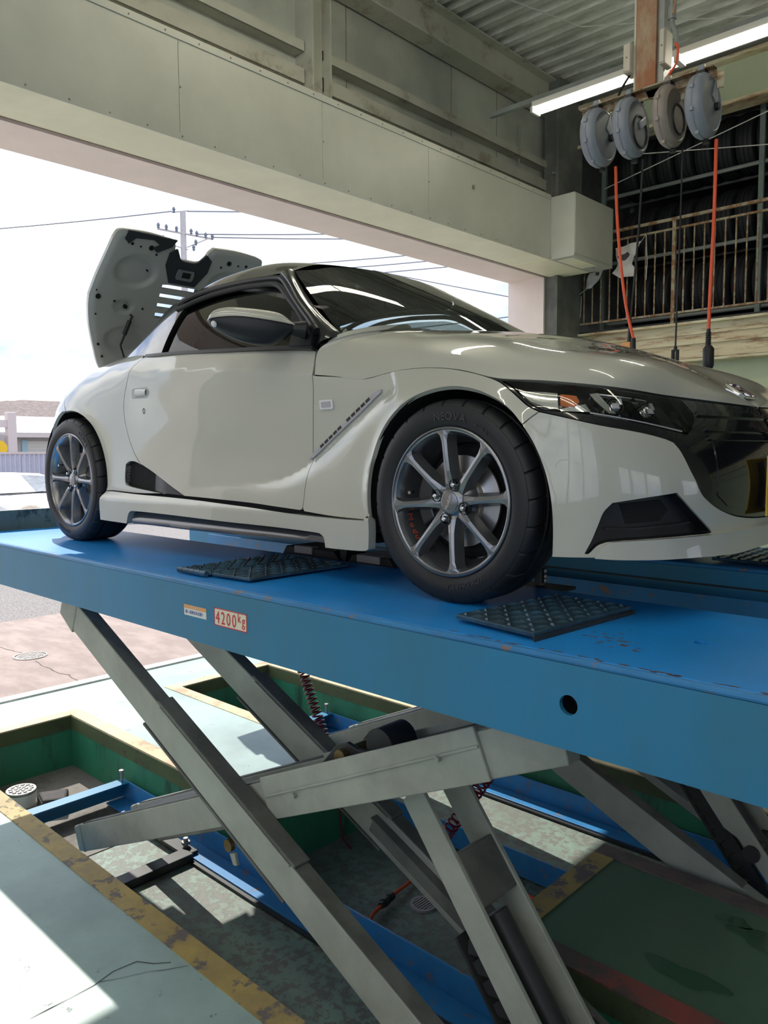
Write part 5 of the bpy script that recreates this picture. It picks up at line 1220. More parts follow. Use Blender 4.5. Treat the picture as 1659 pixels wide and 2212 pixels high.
sw_.tube([c+(u*math.cos(t)+v*math.sin(t))*.175 for t in [2*math.pi*i/40 for i in range(40)]],.014,10,closed=True)
for a in (0,math.pi,-math.pi/2): sw_.tube([c+(u*math.cos(a)+v*math.sin(a))*.05,c+(u*math.cos(a)+v*math.sin(a))*.17],.012,8)
sw_.sphere(c,.055,14,8); sw_.build('steering_wheel','trim_black',CAR,smooth=True)
MB().tube([tow((1.42,.0,1.105),1),tow((1.44,.0,1.06),1)],.012,8).box(1.43,1.455,YC-.11,YC+.11,DZ+1.025,DZ+1.08).build('rear_view_mirror','trim_black',CAR,bevel=.006)
wp = MB().tube([tow((1.90,-.45,.835),1),tow((1.92,-.20,.850),1),tow((1.93,.12,.858),1)],.006,8).tube([tow((1.935,-.50,.826),1),tow((1.90,-.44,.842),1)],.014,8); wp.build('wiper_arm','trim_black',CAR,smooth=True)
# ---- raised engine cover (hinged at the tail, underside towards us)
h0,h1 = np.array((-.40,.85)),np.array((-.02,1.535))
ld = (h1-h0); LL = np.linalg.norm(ld); ld = ld/LL
def lid(y,t,o=0.):
    """y half-width coord (near side positive), t 0..1 up the lid, o offset towards the front/underside"""
    c = .05*math.sin(math.pi*t)-.03*(y/.6)**2; x = h0[0]+ld[0]*LL*t-ld[1]*(c-o); z = h0[1]+ld[1]*LL*t+ld[0]*(c-o); return (x,YC-y,DZ+z)
lo = segs([(.36,.0),(.40,.08),(.465,.30),(.49,.42),(.50,.52)],[(.50,.52),(.485,.66),(.465,.82),(.455,.92)],[(.455,.92),(.44,.97),(.405,.985)],[(.405,.985),(.27,.993),(.125,.98)],[(.125,.98),(.105,.945),(.095,.90),(.08,.868),(.05,.855)])
lo = lo+[(-x,y) for x,y in lo[::-1]]
vents = []
lvr = [[(-.11,t0),(.11,t0),(.11,t0+.035),(-.11,t0+.035)] for t0 in (.42,.49,.56,.63)]
Vv,Ff = cdt(dens(lo,.03),[dens(h,.04) for h in lvr],None)
gx,gy = np.meshgrid(np.arange(-.5,.5,.03),np.arange(0.02,1,.03)); gx,gy = gx.ravel(),gy.ravel(); pl_ = dens(lo,.03); k_ = inpoly(gx,gy,pl_)&(pdist(gx,gy,pl_)>.014)
for h in lvr: k_ &= ~inpoly(gx,gy,h)&(pdist(gx,gy,h)>.008)
Vv,Ff = cdt(pl_,[dens(h,.04) for h in lvr],np.stack([gx[k_],gy[k_]],-1))
LIDS = [((.16,.60),(.30,.60),(.34,.66),(.30,.74),(.36,.83),(.40,.86),(.44,.75),(.46,.66),(.45,.60)),]
def relief(x,t):
    x = abs(x); r = 0.
    for cx,ct,a,b,h in ((.28,.72,.13,.12,.016),(.25,.24,.14,.10,.014),(.30,.47,.06,.05,.010)):
        q = math.hypot((x-cx)/a,(t-ct)/b); r += h*(1-sst(q,.75,1.0))
    return r
def sst(x,a,b): t = min(1,max(0,(x-a)/(b-a))); return t*t*(3-2*t)
LID = empty('engine_cover',(h0[0],YC,DZ+h0[1])); LID.parent = CAR; LID.location = Vector((h0[0],YC,DZ+h0[1]))-Vector(CAR.location); LID['label'] = 'raised engine cover seen from its grey underside'
child('outer_skin',[lid(v[0],v[1],-.018) for v in Vv],[tuple(f) for f in Ff],'paint',LID)
gx,gy = np.meshgrid(np.arange(-.5,.5,.012),np.arange(0.02,1,.016)); gx,gy = gx.ravel(),gy.ravel(); k_ = inpoly(gx,gy,pl_)&(pdist(gx,gy,pl_)>.010)
for h in lvr: k_ &= ~inpoly(gx,gy,h)&(pdist(gx,gy,h)>.006)
Vi,Fi = cdt(pl_,[dens(h,.04) for h in lvr],np.stack([gx[k_],gy[k_]],-1))
_pd = pdist(np.array(Vi)[:,0],np.array(Vi)[:,1],pl_)
child('inner_panel',[lid(v[0],v[1],.004-relief(v[0],v[1])+.010*sst(q_,0,.03)) for v,q_ in zip(Vi,_pd)],[tuple(f) for f in Fi],'paint_inner',LID)
eb = MB(); n = len(pl_); eb.add([lid(p[0],p[1],-.018) for p in pl_]+[lid(p[0],p[1],.004) for p in pl_],[(i,(i+1)%n,n+(i+1)%n,n+i) for i in range(n)]); eb.build('edge_hem','paint',LID)
def lidpatch(name,poly,m,o=.018,th=.004):
    b = MB(); V,F = cdt(dens(poly,.03)); n = len(V); b.add([lid(p[0],p[1],o) for p in V],[tuple(f) for f in F]); q = dens(poly,.03); k = len(q); b.add([lid(p[0],p[1],o) for p in q]+[lid(p[0],p[1],o-th-.01) for p in q],[(i,(i+1)%k,k+(i+1)%k,k+i) for i in range(k)]); return b.build(name,m,LID)
lidpatch('insulation_pad',[(.20,.93),(.235,.90),(.20,.875),(.13,.93),(.11,.985),(.39,.987),(.40,.93),(.37,.90),(.34,.945),(.24,.955)],'insulation')
lidpatch('insulation_pad',[(.09,.925),(.055,.86),(.03,.847),(-.03,.847),(-.055,.86),(-.09,.925),(-.13,.89),(-.13,.80),(-.08,.68),(.08,.68),(.13,.80),(.13,.89)],'insulation')
lt = lidpatch('latch_plate',[(.045,.79),(-.045,.79),(-.052,.77),(-.052,.73),(-.045,.715),(.045,.715),(.052,.73),(.052,.77)],'vent_silver',.024)
lidpatch('latch_slot',[(.02,.775),(-.03,.775),(-.03,.735),(.02,.735)],'liner_black',.026)
for s in (1,-1):
    for (x,t,r) in ((.35,.905,.008),(.30,.895,.005),(.24,.90,.014),(.20,.86,.006),(.455,.52,.014),(.36,.50,.006),(.29,.47,.011),(.19,.47,.006),(.41,.20,.007),(.45,.40,.005),(.38,.12,.006),(.22,.74,.005),(.34,.06,.007),(.47,.56,.004)):
        b = MB(); c = Vector(lid(s*x,t,.016)); n_ = (Vector(lid(s*x,t,.03))-c).normalized(); b.lathe([(.0,0),(.0005,r),(-.012,r)],c,n_,14); b.build('access_hole','liner_black',LID)
pr0 = Vector(lid(.255,.42,.02)); pr1 = Vector(lid(.30,.22,.05)); pr2 = Vector((-.30,YC-.27,DZ+.90))
b = MB().tube([pr0,pr0+Vector((.02,0,-.01)),pr0.lerp(pr1,.15)+Vector((.02,0,0)),pr1],.006,8).tube([pr0.lerp(pr1,.2)+Vector((.015,0,0)),pr0.lerp(pr1,.65)+Vector((.004,0,0))],.012,10).tube([pr1,pr2],.005,8); b.build('prop_strut','trim_black',LID,smooth=True)
# ================================================================== hose reels, their rail and cables
mat('reel_grey', (.30,.325,.37), .42, var=.12, vscale=6)
mat('reel_face', (.20,.215,.235), .5, var=.2, vscale=6)
mat('reel_brown', (.36,.305,.265), .42, var=.12, vscale=6)
mat('reel_brown_face', (.20,.175,.15), .5, var=.2, vscale=6)
RY = 3.4
rl = empty('reel_rail',(1.22,RY,3.93),'rusty angle rail hung from a post, carrying four cable reels','rail')
MB().box(.76,1.68,RY-.05,RY+.005,3.965,3.975).box(.76,1.68,RY+.0,RY+.01,3.915,3.975).build('angle_bar','rail_rust',rl,bevel=.002)
MB().box(1.30,1.70,RY+.06,RY+.07,3.87,3.97).build('rear_plate','rust_beam',rl)
MB().prism([(1.22,3.965),(1.36,3.965),(1.30,3.90),(1.24,3.92)],'y',RY+.0,RY+.03).build('gusset','rail_rust',rl)
pst = empty('steel_post',(1.2,RY+.1,3.97),'rust-streaked square steel post hanging from the corrugated ceiling','post')
MB().box(1.125,1.265,RY+.04,RY+.14,3.97,5.64).build('post_tube','rust_red',pst,bevel=.004)
MB().box(1.112,1.125,RY+.04,RY+.14,4.0,5.64).build('cream_edge','cream_box',pst)
MB().box(1.265,1.31,RY+.06,RY+.16,4.02,5.64).build('grey_channel','steel_grey',pst,bevel=.003)
for nm,x0,x1,y0,z0,z1,lb in (('junction_box',1.055,1.112,RY+.0,4.13,4.32,'cream plastic junction box on the left of the rusty post'),('junction_box',1.313,1.352,RY-.02,4.10,4.32,'cream plastic junction box on the right of the rusty post')):
    jb = empty(nm,((x0+x1)/2,y0+.05,z0),lb,'junction box','junction boxes on the post')
    MB().box(x0,x1,y0,y0+.12,z0,z1).build('case','cream_box',jb,bevel=.008); MB().box(x0+.004,x1-.004,y0-.006,y0+.001,z0+.008,z1-.008).build('cover','cream_box',jb,bevel=.004)
    MB().cyl(((x0+x1)/2,y0-.009,(z0+z1)/2),((x0+x1)/2,y0-.005,(z0+z1)/2),.006,8).build('screw','trim_brown',jb)
vp = empty('air_pipe',(1.4,RY+.05,4.3),'grey air pipe with red valve lever above the right junction box','pipe')
MB().tube([(1.37,RY+.04,5.64),(1.37,RY+.04,4.36)],.017,10).build('pipe','steel_grey',vp,smooth=True)
MB().tube([(1.37,RY+.04,4.46),(1.37,RY+.04,4.38)],.026,10).tube([(1.37,RY+.04,4.36),(1.40,RY+.04,4.28),(1.40,RY+.04,4.20)],.015,8).build('valve','steel_grey',vp,smooth=True)
MB().bar((1.385,RY+.02,4.40),(1.405,RY+.02,4.52),.012,.02,(0,1,0)).build('lever','rust_red',vp,bevel=.003)
MB().tube(spl([(1.40,RY+.03,4.22),(1.43,RY+.0,4.17),(1.42,RY+.0,4.08),(1.37,RY+.0,4.02),(1.34,RY+.0,3.975)],5),.008,8).build('orange_tail','orange_hose',vp,smooth=True)
MB().tube(spl([(1.08,RY+.05,4.13),(1.04,RY+.03,4.06),(1.02,RY+.01,4.0),(1.02,RY+.0,3.97)],5),.008,8).build('supply_lead','black_cable',None,smooth=True,label='short black lead looping from the left junction box to the rail',cat='cable')
def reel(x, m, mf, label, style, zc=3.76, r=.19, th=.115):
    o = empty('cable_reel',(x,RY,zc-r),label,'cable reel','overhead cable reels on the rail')
    ax = (1,0,0); c = (x,RY,zc); h = th/2
    MB().lathe([(-h,0),(-h,r*.80),(-h+.012,r*.93),(-h+.03,r),(-.003,r*1.0),(-.003,r*1.02),(.0,r*1.02)],c,ax,48).build('shell_half',m,o,smooth=True,sharp=40)
    MB().lathe([(0,r*1.02),(.003,r*1.02),(.003,r*1.0),(h-.03,r),(h-.012,r*.93),(h,r*.82),(h-.004,r*.80)],c,ax,48).build('shell_half',m,o,smooth=True,sharp=40)
    MB().lathe([(h-.006,0),(h-.005,r*.3),(h-.004,r*.82)],c,ax,40).build('face',mf,o,smooth=True,sharp=40)
    if style==1:   # big dished face with ring
        MB().lathe([(h-.004,r*.56),(h+.006,r*.54),(h+.006,r*.50),(h-.002,r*.48)],(x,RY+.02,zc-.03),ax,40).build('face_ring','black_plastic',o,smooth=True)
        MB().prism([(RY+.02,zc-.02),(RY+.10,zc+.04),(RY+.07,zc+.08),(RY+.0,zc+.03)],'x',x+h-.006,x+h+.012).build('hub_lever',m,o,bevel=.006)
    elif style==2:
        MB().lathe([(h-.004,r*.50),(h+.004,r*.49),(h+.004,r*.45),(h-.002,r*.44)],(x,RY+.03,zc-.02),ax,40).build('face_ring','black_plastic',o,smooth=True)
    else:
        MB().prism([(RY+.0,zc+.05),(RY+.05,zc+.16),(RY+.09,zc+.05),(RY+.05,zc+.02)],'x',x+h-.006,x+h+.004).build('face_rib',m,o,bevel=.004)
        MB().cyl((x+h-.006,RY+.06,zc-.0),(x+h+.02,RY+.06,zc-.0),.024,14).build('hub_knob','black_plastic',o,smooth=True)
    MB().bar((x,RY-.03,zc+r*.75),(x,RY-.03,zc+r*1.14),.05,.05).cyl((x-.02,RY-.03,zc+r*1.14),(x+.02,RY-.03,zc+r*1.14),.026,14).build('hanger_lug',m,o,bevel=.008)
    MB().box(x-.03,x+.03,RY-.06,RY+.13,zc+r*1.05,3.914).build('mount_bracket','black_plastic',o,bevel=.004)
    MB().cyl((x-.03,RY-.03,zc+r*1.14),(x+.03,RY-.03,zc+r*1.14),.009,10).build('hanger_bolt','chrome',o)
    for a in (200,245,160):
        t = math.radians(a); MB().box(x-.012,x+.012,RY+r*1.03*math.cos(t)-.008,RY+r*1.03*math.cos(t)+.008,zc+r*1.03*math.sin(t)-.012,zc+r*1.03*math.sin(t)+.012).build('clip',m,o,bevel=.003)
    MB().cyl((x,RY+.06,zc-r*.99),(x,RY+.06,zc-r*1.10),.022,12).build('cable_guide','black_plastic',o,smooth=True)
    return o
reel(.885,'reel_grey','reel_face','blue-grey cable reel nearest the shutter box, feeding an orange cable',0)
reel(1.12,'reel_grey','reel_face','blue-grey cable reel with a large ringed face, second from the shutter box',1)
reel(1.385,'reel_brown','reel_brown_face','brownish cable reel feeding a thin black cable',2,th=.10)
reel(1.60,'reel_grey','reel_face','blue-grey cable reel at the right end of the rail, feeding an orange cable',0)
def hang(pts, r, m, label): return MB().tube(spl(pts,8),r,8).build('hanging_cable',m,None,smooth=True,label=label,cat='cable',group='cables hanging from the reels')
hang([(.985,RY+.06,3.56),(1.005,RY+.05,3.25),(1.05,RY+.03,2.9),(1.10,RY+.02,2.6),(1.168,RY+.0,2.37)],.0105,'orange_hose','orange cable slanting down from the left reel and crossing a black one')
hang([(1.18,RY+.06,3.56),(1.172,RY+.05,3.2),(1.15,RY+.04,2.8),(1.127,RY+.03,2.48)],.008,'black_cable','black cable crossing behind the slanting orange one')
hang([(1.45,RY+.06,3.56),(1.452,RY+.05,3.1),(1.458,RY+.02,2.7),(1.46,RY,2.26)],.006,'black_cable','thin black cable hanging straight down from the brownish reel')
hang([(1.665,RY+.06,3.56),(1.668,RY+.05,3.1),(1.67,RY+.02,2.7),(1.672,RY,2.375)],.0115,'orange_hose','thick orange cable hanging straight down from the right-hand reel')
sk_ = empty('socket_block',(1.12,RY,2.24),'orange socket block at the end of the black cable above the hood','socket')
MB().box(1.090,1.155,RY-.02,RY+.06,2.275,2.35).build('block','sign_orange',sk_,bevel=.008); MB().tube([(1.125,RY+.03,2.345),(1.127,RY+.03,2.49)],[.018,.009],10).build('sleeve','black_plastic',sk_,smooth=True)
MB().tube([(1.172,RY-.01,2.37),(1.175,RY-.01,2.26)],.017,10).build('cable_plug','black_plastic',None,smooth=True,label='black plug on the slanting orange cable beside the orange socket',cat='plug')
pl2 = empty('connector_plug',(1.46,RY,2.16),'black two-pronged connector on the thin black cable','plug')
MB().tube([(1.46,RY,2.29),(1.46,RY,2.26)],.012,10).build('collar','black_plastic',pl2,smooth=True)
for dx in (-.014,.014): MB().box(1.46+dx-.009,1.46+dx+.009,RY-.012,RY+.012,2.16,2.27).build('prong','black_plastic',pl2,bevel=.004)
pl3 = empty('work_light_plug',(1.675,RY,2.13),'thick black plug grip with ribbed sleeve on the right orange cable','plug')
MB().tube([(1.672,RY,2.38),(1.672,RY,2.27)],[.012,.017],10).build('sleeve','black_plastic',pl3,smooth=True)
for i in range(6): MB().lathe([(-.004,.016),(0,.019),(.004,.016)],(1.672,RY,2.285+i*.014),(0,0,1),12).build('ring','black_plastic',pl3)
MB().tube([(1.674,RY,2.275),(1.675,RY,2.255),(1.676,RY,2.15),(1.677,RY,2.13)],[.020,.034,.034,.026],14).build('grip','black_plastic',pl3,smooth=True,sharp=40)
# ================================================================== fluorescent lights
def tube_lamp(x0, x1, y, z, label, rod=True):
    o = empty('fluorescent_light',((x0+x1)/2,y,z-.03),label,'light','ceiling fluorescent lights')
    MB().box(x0,x1,y-.045,y+.045,z+.035,z+.085).build('body','lamp_body',o,bevel=.004)
    n = max(1,round((x1-x0)/1.25)); L = (x1-x0)/n
    for i in range(n):
        for dy in (-.035,.035): MB().cyl((x0+i*L+.02,y+dy,z+.012),(x0+(i+1)*L-.02,y+dy,z+.012),.016,10).build('lamp_tube','tube_light',o,smooth=True)
        for xx in (x0+i*L,x0+(i+1)*L-.022): MB().box(xx,xx+.022,y-.06,y+.06,z-.01,z+.04).build('socket','lamp_body',o)
    MB().box(x0-.45,x1,y-.02,y+.02,z+.09,z+.13).build('strut_channel','steel_grey',o)
    for xx in ((x0+.3,x1-.3) if rod else ()): MB().tube([(xx,y,z+.12),(xx,y,5.66)],.006,6).build('hanger_rod','steel_grey',o)
    return o
tube_lamp(-.15,2.35,4.2,4.46,'twin-tube fluorescent light fitting running behind the cable reels', False)
cl_ = tube_lamp(-.92,1.58,1.4,4.9,'fluorescent light fitting running across above the car roof'); cl_.rotation_euler = (0,0,math.pi/2)
tube_lamp(2.9,5.4,1.0,4.9,'fluorescent light fitting above the car hood')
tube_lamp(.4,5.4,-2.6,4.9,'fluorescent light fitting over the near bay')
tube_lamp(.4,5.4,-5.2,4.9,'fluorescent light fitting along the window side')
# ================================================================== mezzanine railing and tyre racks
rg = empty('guard_railing',(1.5,6.46,2.93),'rusty steel guard railing along the mezzanine edge','railing')
MB().box(-1.04,5.0,6.445,6.475,3.99,4.02).build('hand_rail','rail_rust',rg); MB().box(-1.04,5.0,6.447,6.473,3.895,3.915).build('top_rail','rail_rust',rg); MB().box(-1.04,5.0,6.447,6.473,3.03,3.05).build('bottom_rail','rail_rust',rg)
bb = MB().cyl((0,0,3.05),(0,0,3.90),.0085,8)
for i in range(58):
    x = -1.02+i*.1035
    if i in (0,11,22,33,44,55): MB().box(x-.018,x+.018,6.44,6.476,2.925,4.0).build('post','rail_rust',rg)
    else: MB().cyl((x,6.46,3.05),(x,6.46,3.90),.0085,8).build('baluster','rail_rust',rg)
# racks
rack = empty('tyre_rack',(1.2,7.25,2.96),'dark steel tyre rack with horizontal pipes behind the railing','rack')
for z in (3.10,3.80,4.56):
    for y in (7.02,7.42): MB().tube([(-.98,y,z),(4.2,y,z)],.022,10).build('pipe','steel_grey',rack,smooth=True)
for x in (-.90,.83,2.55,4.2):
    for y in (6.86,7.58): MB().box(x-.025,x+.025,y-.02,y+.02,2.96,5.6).build('upright','post_green',rack)
tyb = MB(); R_t = .315
prof = [(-.085,.19),(-.095,.21),(-.10,.25),(-.092,.285),(-.078,.305),(-.05,R_t),(-.048,R_t-.008),(-.04,R_t-.008),(-.038,R_t+.001),(-.006,R_t+.002),(-.005,R_t-.008),(.005,R_t-.008),(.006,R_t+.002),(.038,R_t+.001),(.04,R_t-.008),(.048,R_t-.008),(.05,R_t),(.078,.305),(.092,.285),(.10,.25),(.095,.21),(.085,.19),(.08,.185),(-.08,.185),(-.085,.19)]
tyb.lathe(prof,(0,0,0),(1,0,0),40); proto = None
for r,(zb,nm) in enumerate(((3.10,'lower'),(3.80,'middle'),(4.56,'upper'))):
    zc = zb+math.sqrt((R_t+.022)**2-.2**2)
    for i in range(14):
        if proto is None:
            V = np.array(tyb.V); me = _mesh('stored_tyre',V,tyb.F,'rubber',True,30); o = bpy.data.objects.new('stored_tyre',me); COL.objects.link(o); proto = o
        else: o = proto.copy(); COL.objects.link(o)
        o.location = (-.66+i*.213+(.02 if r==1 else 0), 7.22, zc+.002); o.rotation_euler = (random.uniform(0,6.28),0,random.uniform(-.012,.012))
        tag(o,'black tyre on the %s rack pipes, %s from the door wall'%(nm,ORD[i]),'tyre','tyres on the mezzanine rack')
# white cloths tied to the railing
mat('cloth_white', (.62,.60,.56), .8); mat('print_dark', (.06,.05,.06), .7)
def cloth(poly, label, seed, prn=None):
    r = random.Random(seed); P = dens(poly,.03); x = np.array([p[0] for p in poly]); z = np.array([p[1] for p in poly]); gx,gy = np.meshgrid(np.arange(x.min(),x.max(),.02),np.arange(z.min(),z.max(),.02)); gx,gy = gx.ravel(),gy.ravel(); k = inpoly(gx,gy,P)&(pdist(gx,gy,P)>.008)
    V,F = cdt(P,[],np.stack([gx[k],gy[k]],-1)); ph = r.uniform(0,6)
    f = lambda a,b: 6.385+.016*math.sin(a*34+b*12+ph)+.010*math.sin(b*40-a*15)
    b = MB(); n = len(V); b.add([(p[0],f(*p),p[1]) for p in V]+[(p[0],f(*p)+.003,p[1]) for p in V],[tuple(t) for t in F]+[tuple(i+n for i in t[::-1]) for t in F])
    o = empty('tied_cloth',(float(x.mean()),6.402,float(z.min())),label,'cloth')
    b.build('cloth','cloth_white',o,smooth=True)
    if prn:
        for q in prn:
            V2,F2 = cdt(dens(q,.02)); MB().add([(p[0],f(*p)-.002,p[1]) for p in V2],[tuple(t) for t in F2]).build('printed_mark','print_dark',o)
    return o
c1 = cloth([(-.50,3.80),(-.40,3.815),(-.22,3.83),(-.26,3.73),(-.31,3.60),(-.27,3.545),(-.27,3.47),(-.34,3.475),(-.46,3.48),(-.54,3.54),(-.47,3.63)],'large white cloth with a dark printed mark tied to the railing',3,[[(-.47,3.70),(-.36,3.74),(-.34,3.71),(-.40,3.655),(-.45,3.66)]])
MB().tube([(-.25,6.43,3.81),(-.18,6.43,3.90),(-.16,6.43,3.60),(-.17,6.43,3.42)],.004,6).build('tie_string','wire_white',c1)
c2 = cloth([(-.69,3.60),(-.64,3.60),(-.70,3.50),(-.78,3.41),(-.86,3.415),(-.85,3.50),(-.80,3.58)],'small white cloth scrap tied to the railing by the shutter box',9,[[(-.74,3.585),(-.69,3.575),(-.71,3.545),(-.75,3.55)]])
MB().tube([(-.86,6.43,3.43),(-1.0,6.44,3.36),(-.94,6.44,3.35),(-.95,6.44,3.12)],.004,6).build('tie_string','wire_white',c2)
for a,b_,lb in (((-.60,6.30,4.43),(3.0,6.30,5.16),'pale wire rising to the right in front of the tyre racks'),((-.20,6.25,4.68),(3.0,6.30,4.10),'pale wire sloping down to the right in front of the tyre racks')):
    MB().tube([a,b_],.005,6).build('pale_wire','wire_white',None,label=lb,cat='wire')
# ================================================================== outside
mat('fence_sheet', (.50,.50,.60), .5, var=.08, vscale=3); mat('pole_grey', (.50,.47,.47), .7, var=.1); mat('insulator', (.16,.18,.22), .4); mat('wire_dark', (.22,.23,.26), .6)
mat('tile_roof', (.25,.20,.185), .85, vcol=(.17,.135,.125), vscale=5); mat('plaster_grey', (.42,.39,.37), .8, var=.1); mat('sheet_white', (.46,.42,.41), .7, var=.08); mat('door_blue', (.30,.45,.50), .5); mat('shutter_cream', (.55,.53,.48), .6); mat('frame_pink', (.60,.52,.50), .6); mat('yellow_sign', (.75,.47,.02), .5)
mat('car_white', (.62,.62,.64), .4); mat('car_glass', (.04,.06,.10), .4, vcol=(.13,.17,.23), vscale=5, stretch=(1,1,4)); mat('amber_lamp', (.75,.62,.50), .15, coat=1)
# corrugated fence, sheet by sheet
fn = empty('sheet_fence',(-15,6,0),'lavender corrugated sheet fence behind the parked white car','fence')
d = Vector((.38,.95,0)).normalized(); p0 = Vector((-17.5,-1,0)); nrm = Vector((d.y,-d.x,0))
for s in range(9):
    V = []; q0 = p0+d*(1.8*s); pr = []
    for i in range(18):
        a = q0+d*(.1*i); pr += [a,a+d*.03,a+d*.05+nrm*.025,a+d*.08+nrm*.025]
    MB().grid([[(p.x,p.y,.05) for p in pr],[(p.x,p.y,1.58) for p in pr]]).build('sheet','fence_sheet',fn)
MB().bar(p0+Vector((0,0,1.6)),p0+d*16.2+Vector((0,0,1.6)),.07,.05).build('cap_rail','frame_pink',fn)
# neighbouring house: tiled roof, low shed with white roof
hs_ = empty('tiled_house',(-33,13,0),'grey house with a dark brown tiled gable roof beyond the fence','building')
MB().box(-38,-31,4,22,0,2.9).build('wall','plaster_grey',hs_)
rf = MB(); rf.prism([(2.5,2.95),(22.5,2.95),(22.5,5.9),(13.5,6.1),(13.2,6.0)],'x',-28.4,-28.2) if False else None
rw = []
for i in range(15):
    t = i/15; z = 2.95+1.15*t; x = -30.3-4.2*t; rw.append([(x,2.6+6.5*t*.0,z),(x,23,z)])
for i in range(14):
    (a,b),(c,e) = rw[i],rw[i+1]; yl = 3.0+.75*i; MB().add([(a[0],yl,a[2]),(b[0],b[1],b[2]),(e[0],e[1],e[2]+.05),(c[0],yl+.75,c[2]+.05),(a[0],yl,a[2]-.06),(b[0],b[1],b[2]-.06)],[(0,1,2,3),(0,4,5,1)]).build('tile_course','tile_roof',hs_)
MB().box(-30.35,-30.2,2.6,23,2.80,2.95).build('gutter','sheet_white',hs_)
sd_ = empty('low_shed',(-24,9,0),'low shed with a whitish sheet roof and shutter beyond the fence','building')
MB().box(-27,-24.0,3,14,0,2.15).build('wall','plaster_grey',sd_)
MB().prism([(-27.4,3.0),(-23.6,2.28),(-23.6,2.2),(-27.4,2.9)],'y',2.6,15).build('roof','sheet_white',sd_); MB().box(-23.62,-23.58,2.6,15,2.12,2.26).build('fascia','frame_pink',sd_)
MB().box(-23.99,-23.95,9.35,9.55,.0,2.03).build('door_frame','door_blue',sd_)
sh = MB().box(-23.985,-23.97,9.55,11.4,0,2.0).build('shutter','shutter_cream',sd_)
for i in range(16): MB().box(-23.97,-23.955,9.55,11.4,.12*i+.01,.12*i+.10).build('slat','shutter_cream',sh)
gp = empty('gate_post',(-18.8,7,0),'pinkish square post with a cross beam beyond the fence','post')
MB().box(-18.9,-18.66,6.88,7.12,0,2.72).build('post','frame_pink',gp,bevel=.02); MB().box(-18.86,-18.70,2,6.88,2.3,2.5).build('beam','frame_pink',gp); MB().box(-18.9,-18.7,6.55,6.80,0,2.1).build('meter_box','plaster_grey',gp)
ys_ = empty('yellow_sign',(-17,5.98,1.2),'round yellow sign at the left edge above the fence','sign'); MB().lathe([(0,0),(0,.2),(.03,.2),(.03,0)],(-17,6.0,1.72),(.9,-.35,.0),24).build('disc','yellow_sign',ys_); MB().cyl((-17.03,6.0,0),(-17.03,6.0,1.8),.02,8).build('stem','pole_grey',ys_)
MB().sphere((-17.6,6.05,1.98),.10,12,8).cyl((-17.6,6.05,0),(-17.6,6.05,1.98),.02,6).build('mirror_stand','insulator',None,smooth=True,label='small dark round mirror on a stand beyond the fence',cat='mirror')
# utility pole with crossarms, insulators and wires
up_ = empty('utility_pole',(-28.4,18.8,0),'grey concrete utility pole with crossarms and insulators behind the car','utility pole')
MB().tube([(-28.4,18.8,0),(-28.4,18.8,12.6)],[.19,.13],14).build('shaft','pole_grey',up_,smooth=True)
e_ = Vector((.52,.85,0)).normalized()
def at(s,z,f=0): p = Vector((-28.4,18.8,z))+e_*s+Vector((e_.y,-e_.x,0))*f; return tuple(p)
MB().tube([at(-1.15,11.75,.1),at(1.3,11.45,.1)],.05,6).build('crossarm','pole_grey',up_); MB().tube([at(-.5,12.55),at(.25,12.68)],.03,6).build('crossarm','pole_grey',up_)
MB().tube([at(-1.1,11.2,.1),at(.2,10.9,.1)],.03,6).build('brace','pole_grey',up_); MB().tube([at(.15,11.0,.1),at(1.1,11.45,.1)],.03,6).build('brace','pole_grey',up_)
for s,z in ((-1.1,11.85),(-.75,11.8),(-.3,11.75),(.35,11.68),(.6,11.6),(1.0,11.55),(1.3,11.5),(-.4,12.6),(-.9,11.3),(-.85,11.0),(.55,11.2),(.45,10.95)):
    MB().lathe([(0,.03),(.05,.07),(.10,.05),(.15,.08),(.22,.06),(.27,.02)],at(s,z-.1,.12),(0,0,1),10).build('insulator','insulator',up_,smooth=True)
def wire(a,b,sag,label,r=.03):
    a,b = Vector(a),Vector(b); P = [a.lerp(b,t/14)+Vector((0,0,-sag*4*(t/14)*(1-t/14))) for t in range(15)]
    MB().tube(P,r,5).build('power_line','wire_dark',None,label=label,cat='power line',group='power lines')
wire(at(.2,12.65),(-8,40,14.5),.5,'topmost power line leaving the utility pole to the right')
wire(at(.6,11.65),(-8,40,13.4),.5,'power line from the middle of the crossarm to the right')
wire(at(1.3,11.55),(-8,40,12.9),.5,'power line from the right end of the crossarm')
wire(at(-.5,12.6),(-60,2,14),.5,'power line leaving the top of the pole to the left')
for k,(z0,z1) in enumerate(((11.0,13.6),(10.65,13.2),(10.3,12.8))): wire((-34,20,z0),(-6,41,z1),.7,'%s of the three parallel wires right of the engine cover'%('highest','middle','lowest')[k],.028)
for k,(z0,z1,lb) in enumerate(((8.4,11.4,'highest thin wire seen above the windscreen'),(7.3,10.3,'middle thin wire seen above the windscreen'),(6.0,8.5,'lowest thin wire seen above the windscreen'))): wire((-34,30,z0),(-4,46,z1),.4,lb,.035)
wire((-30,33,12.5),(-6,42,6.2),.2,'thin wire crossing the others beside the door jamb',.03)
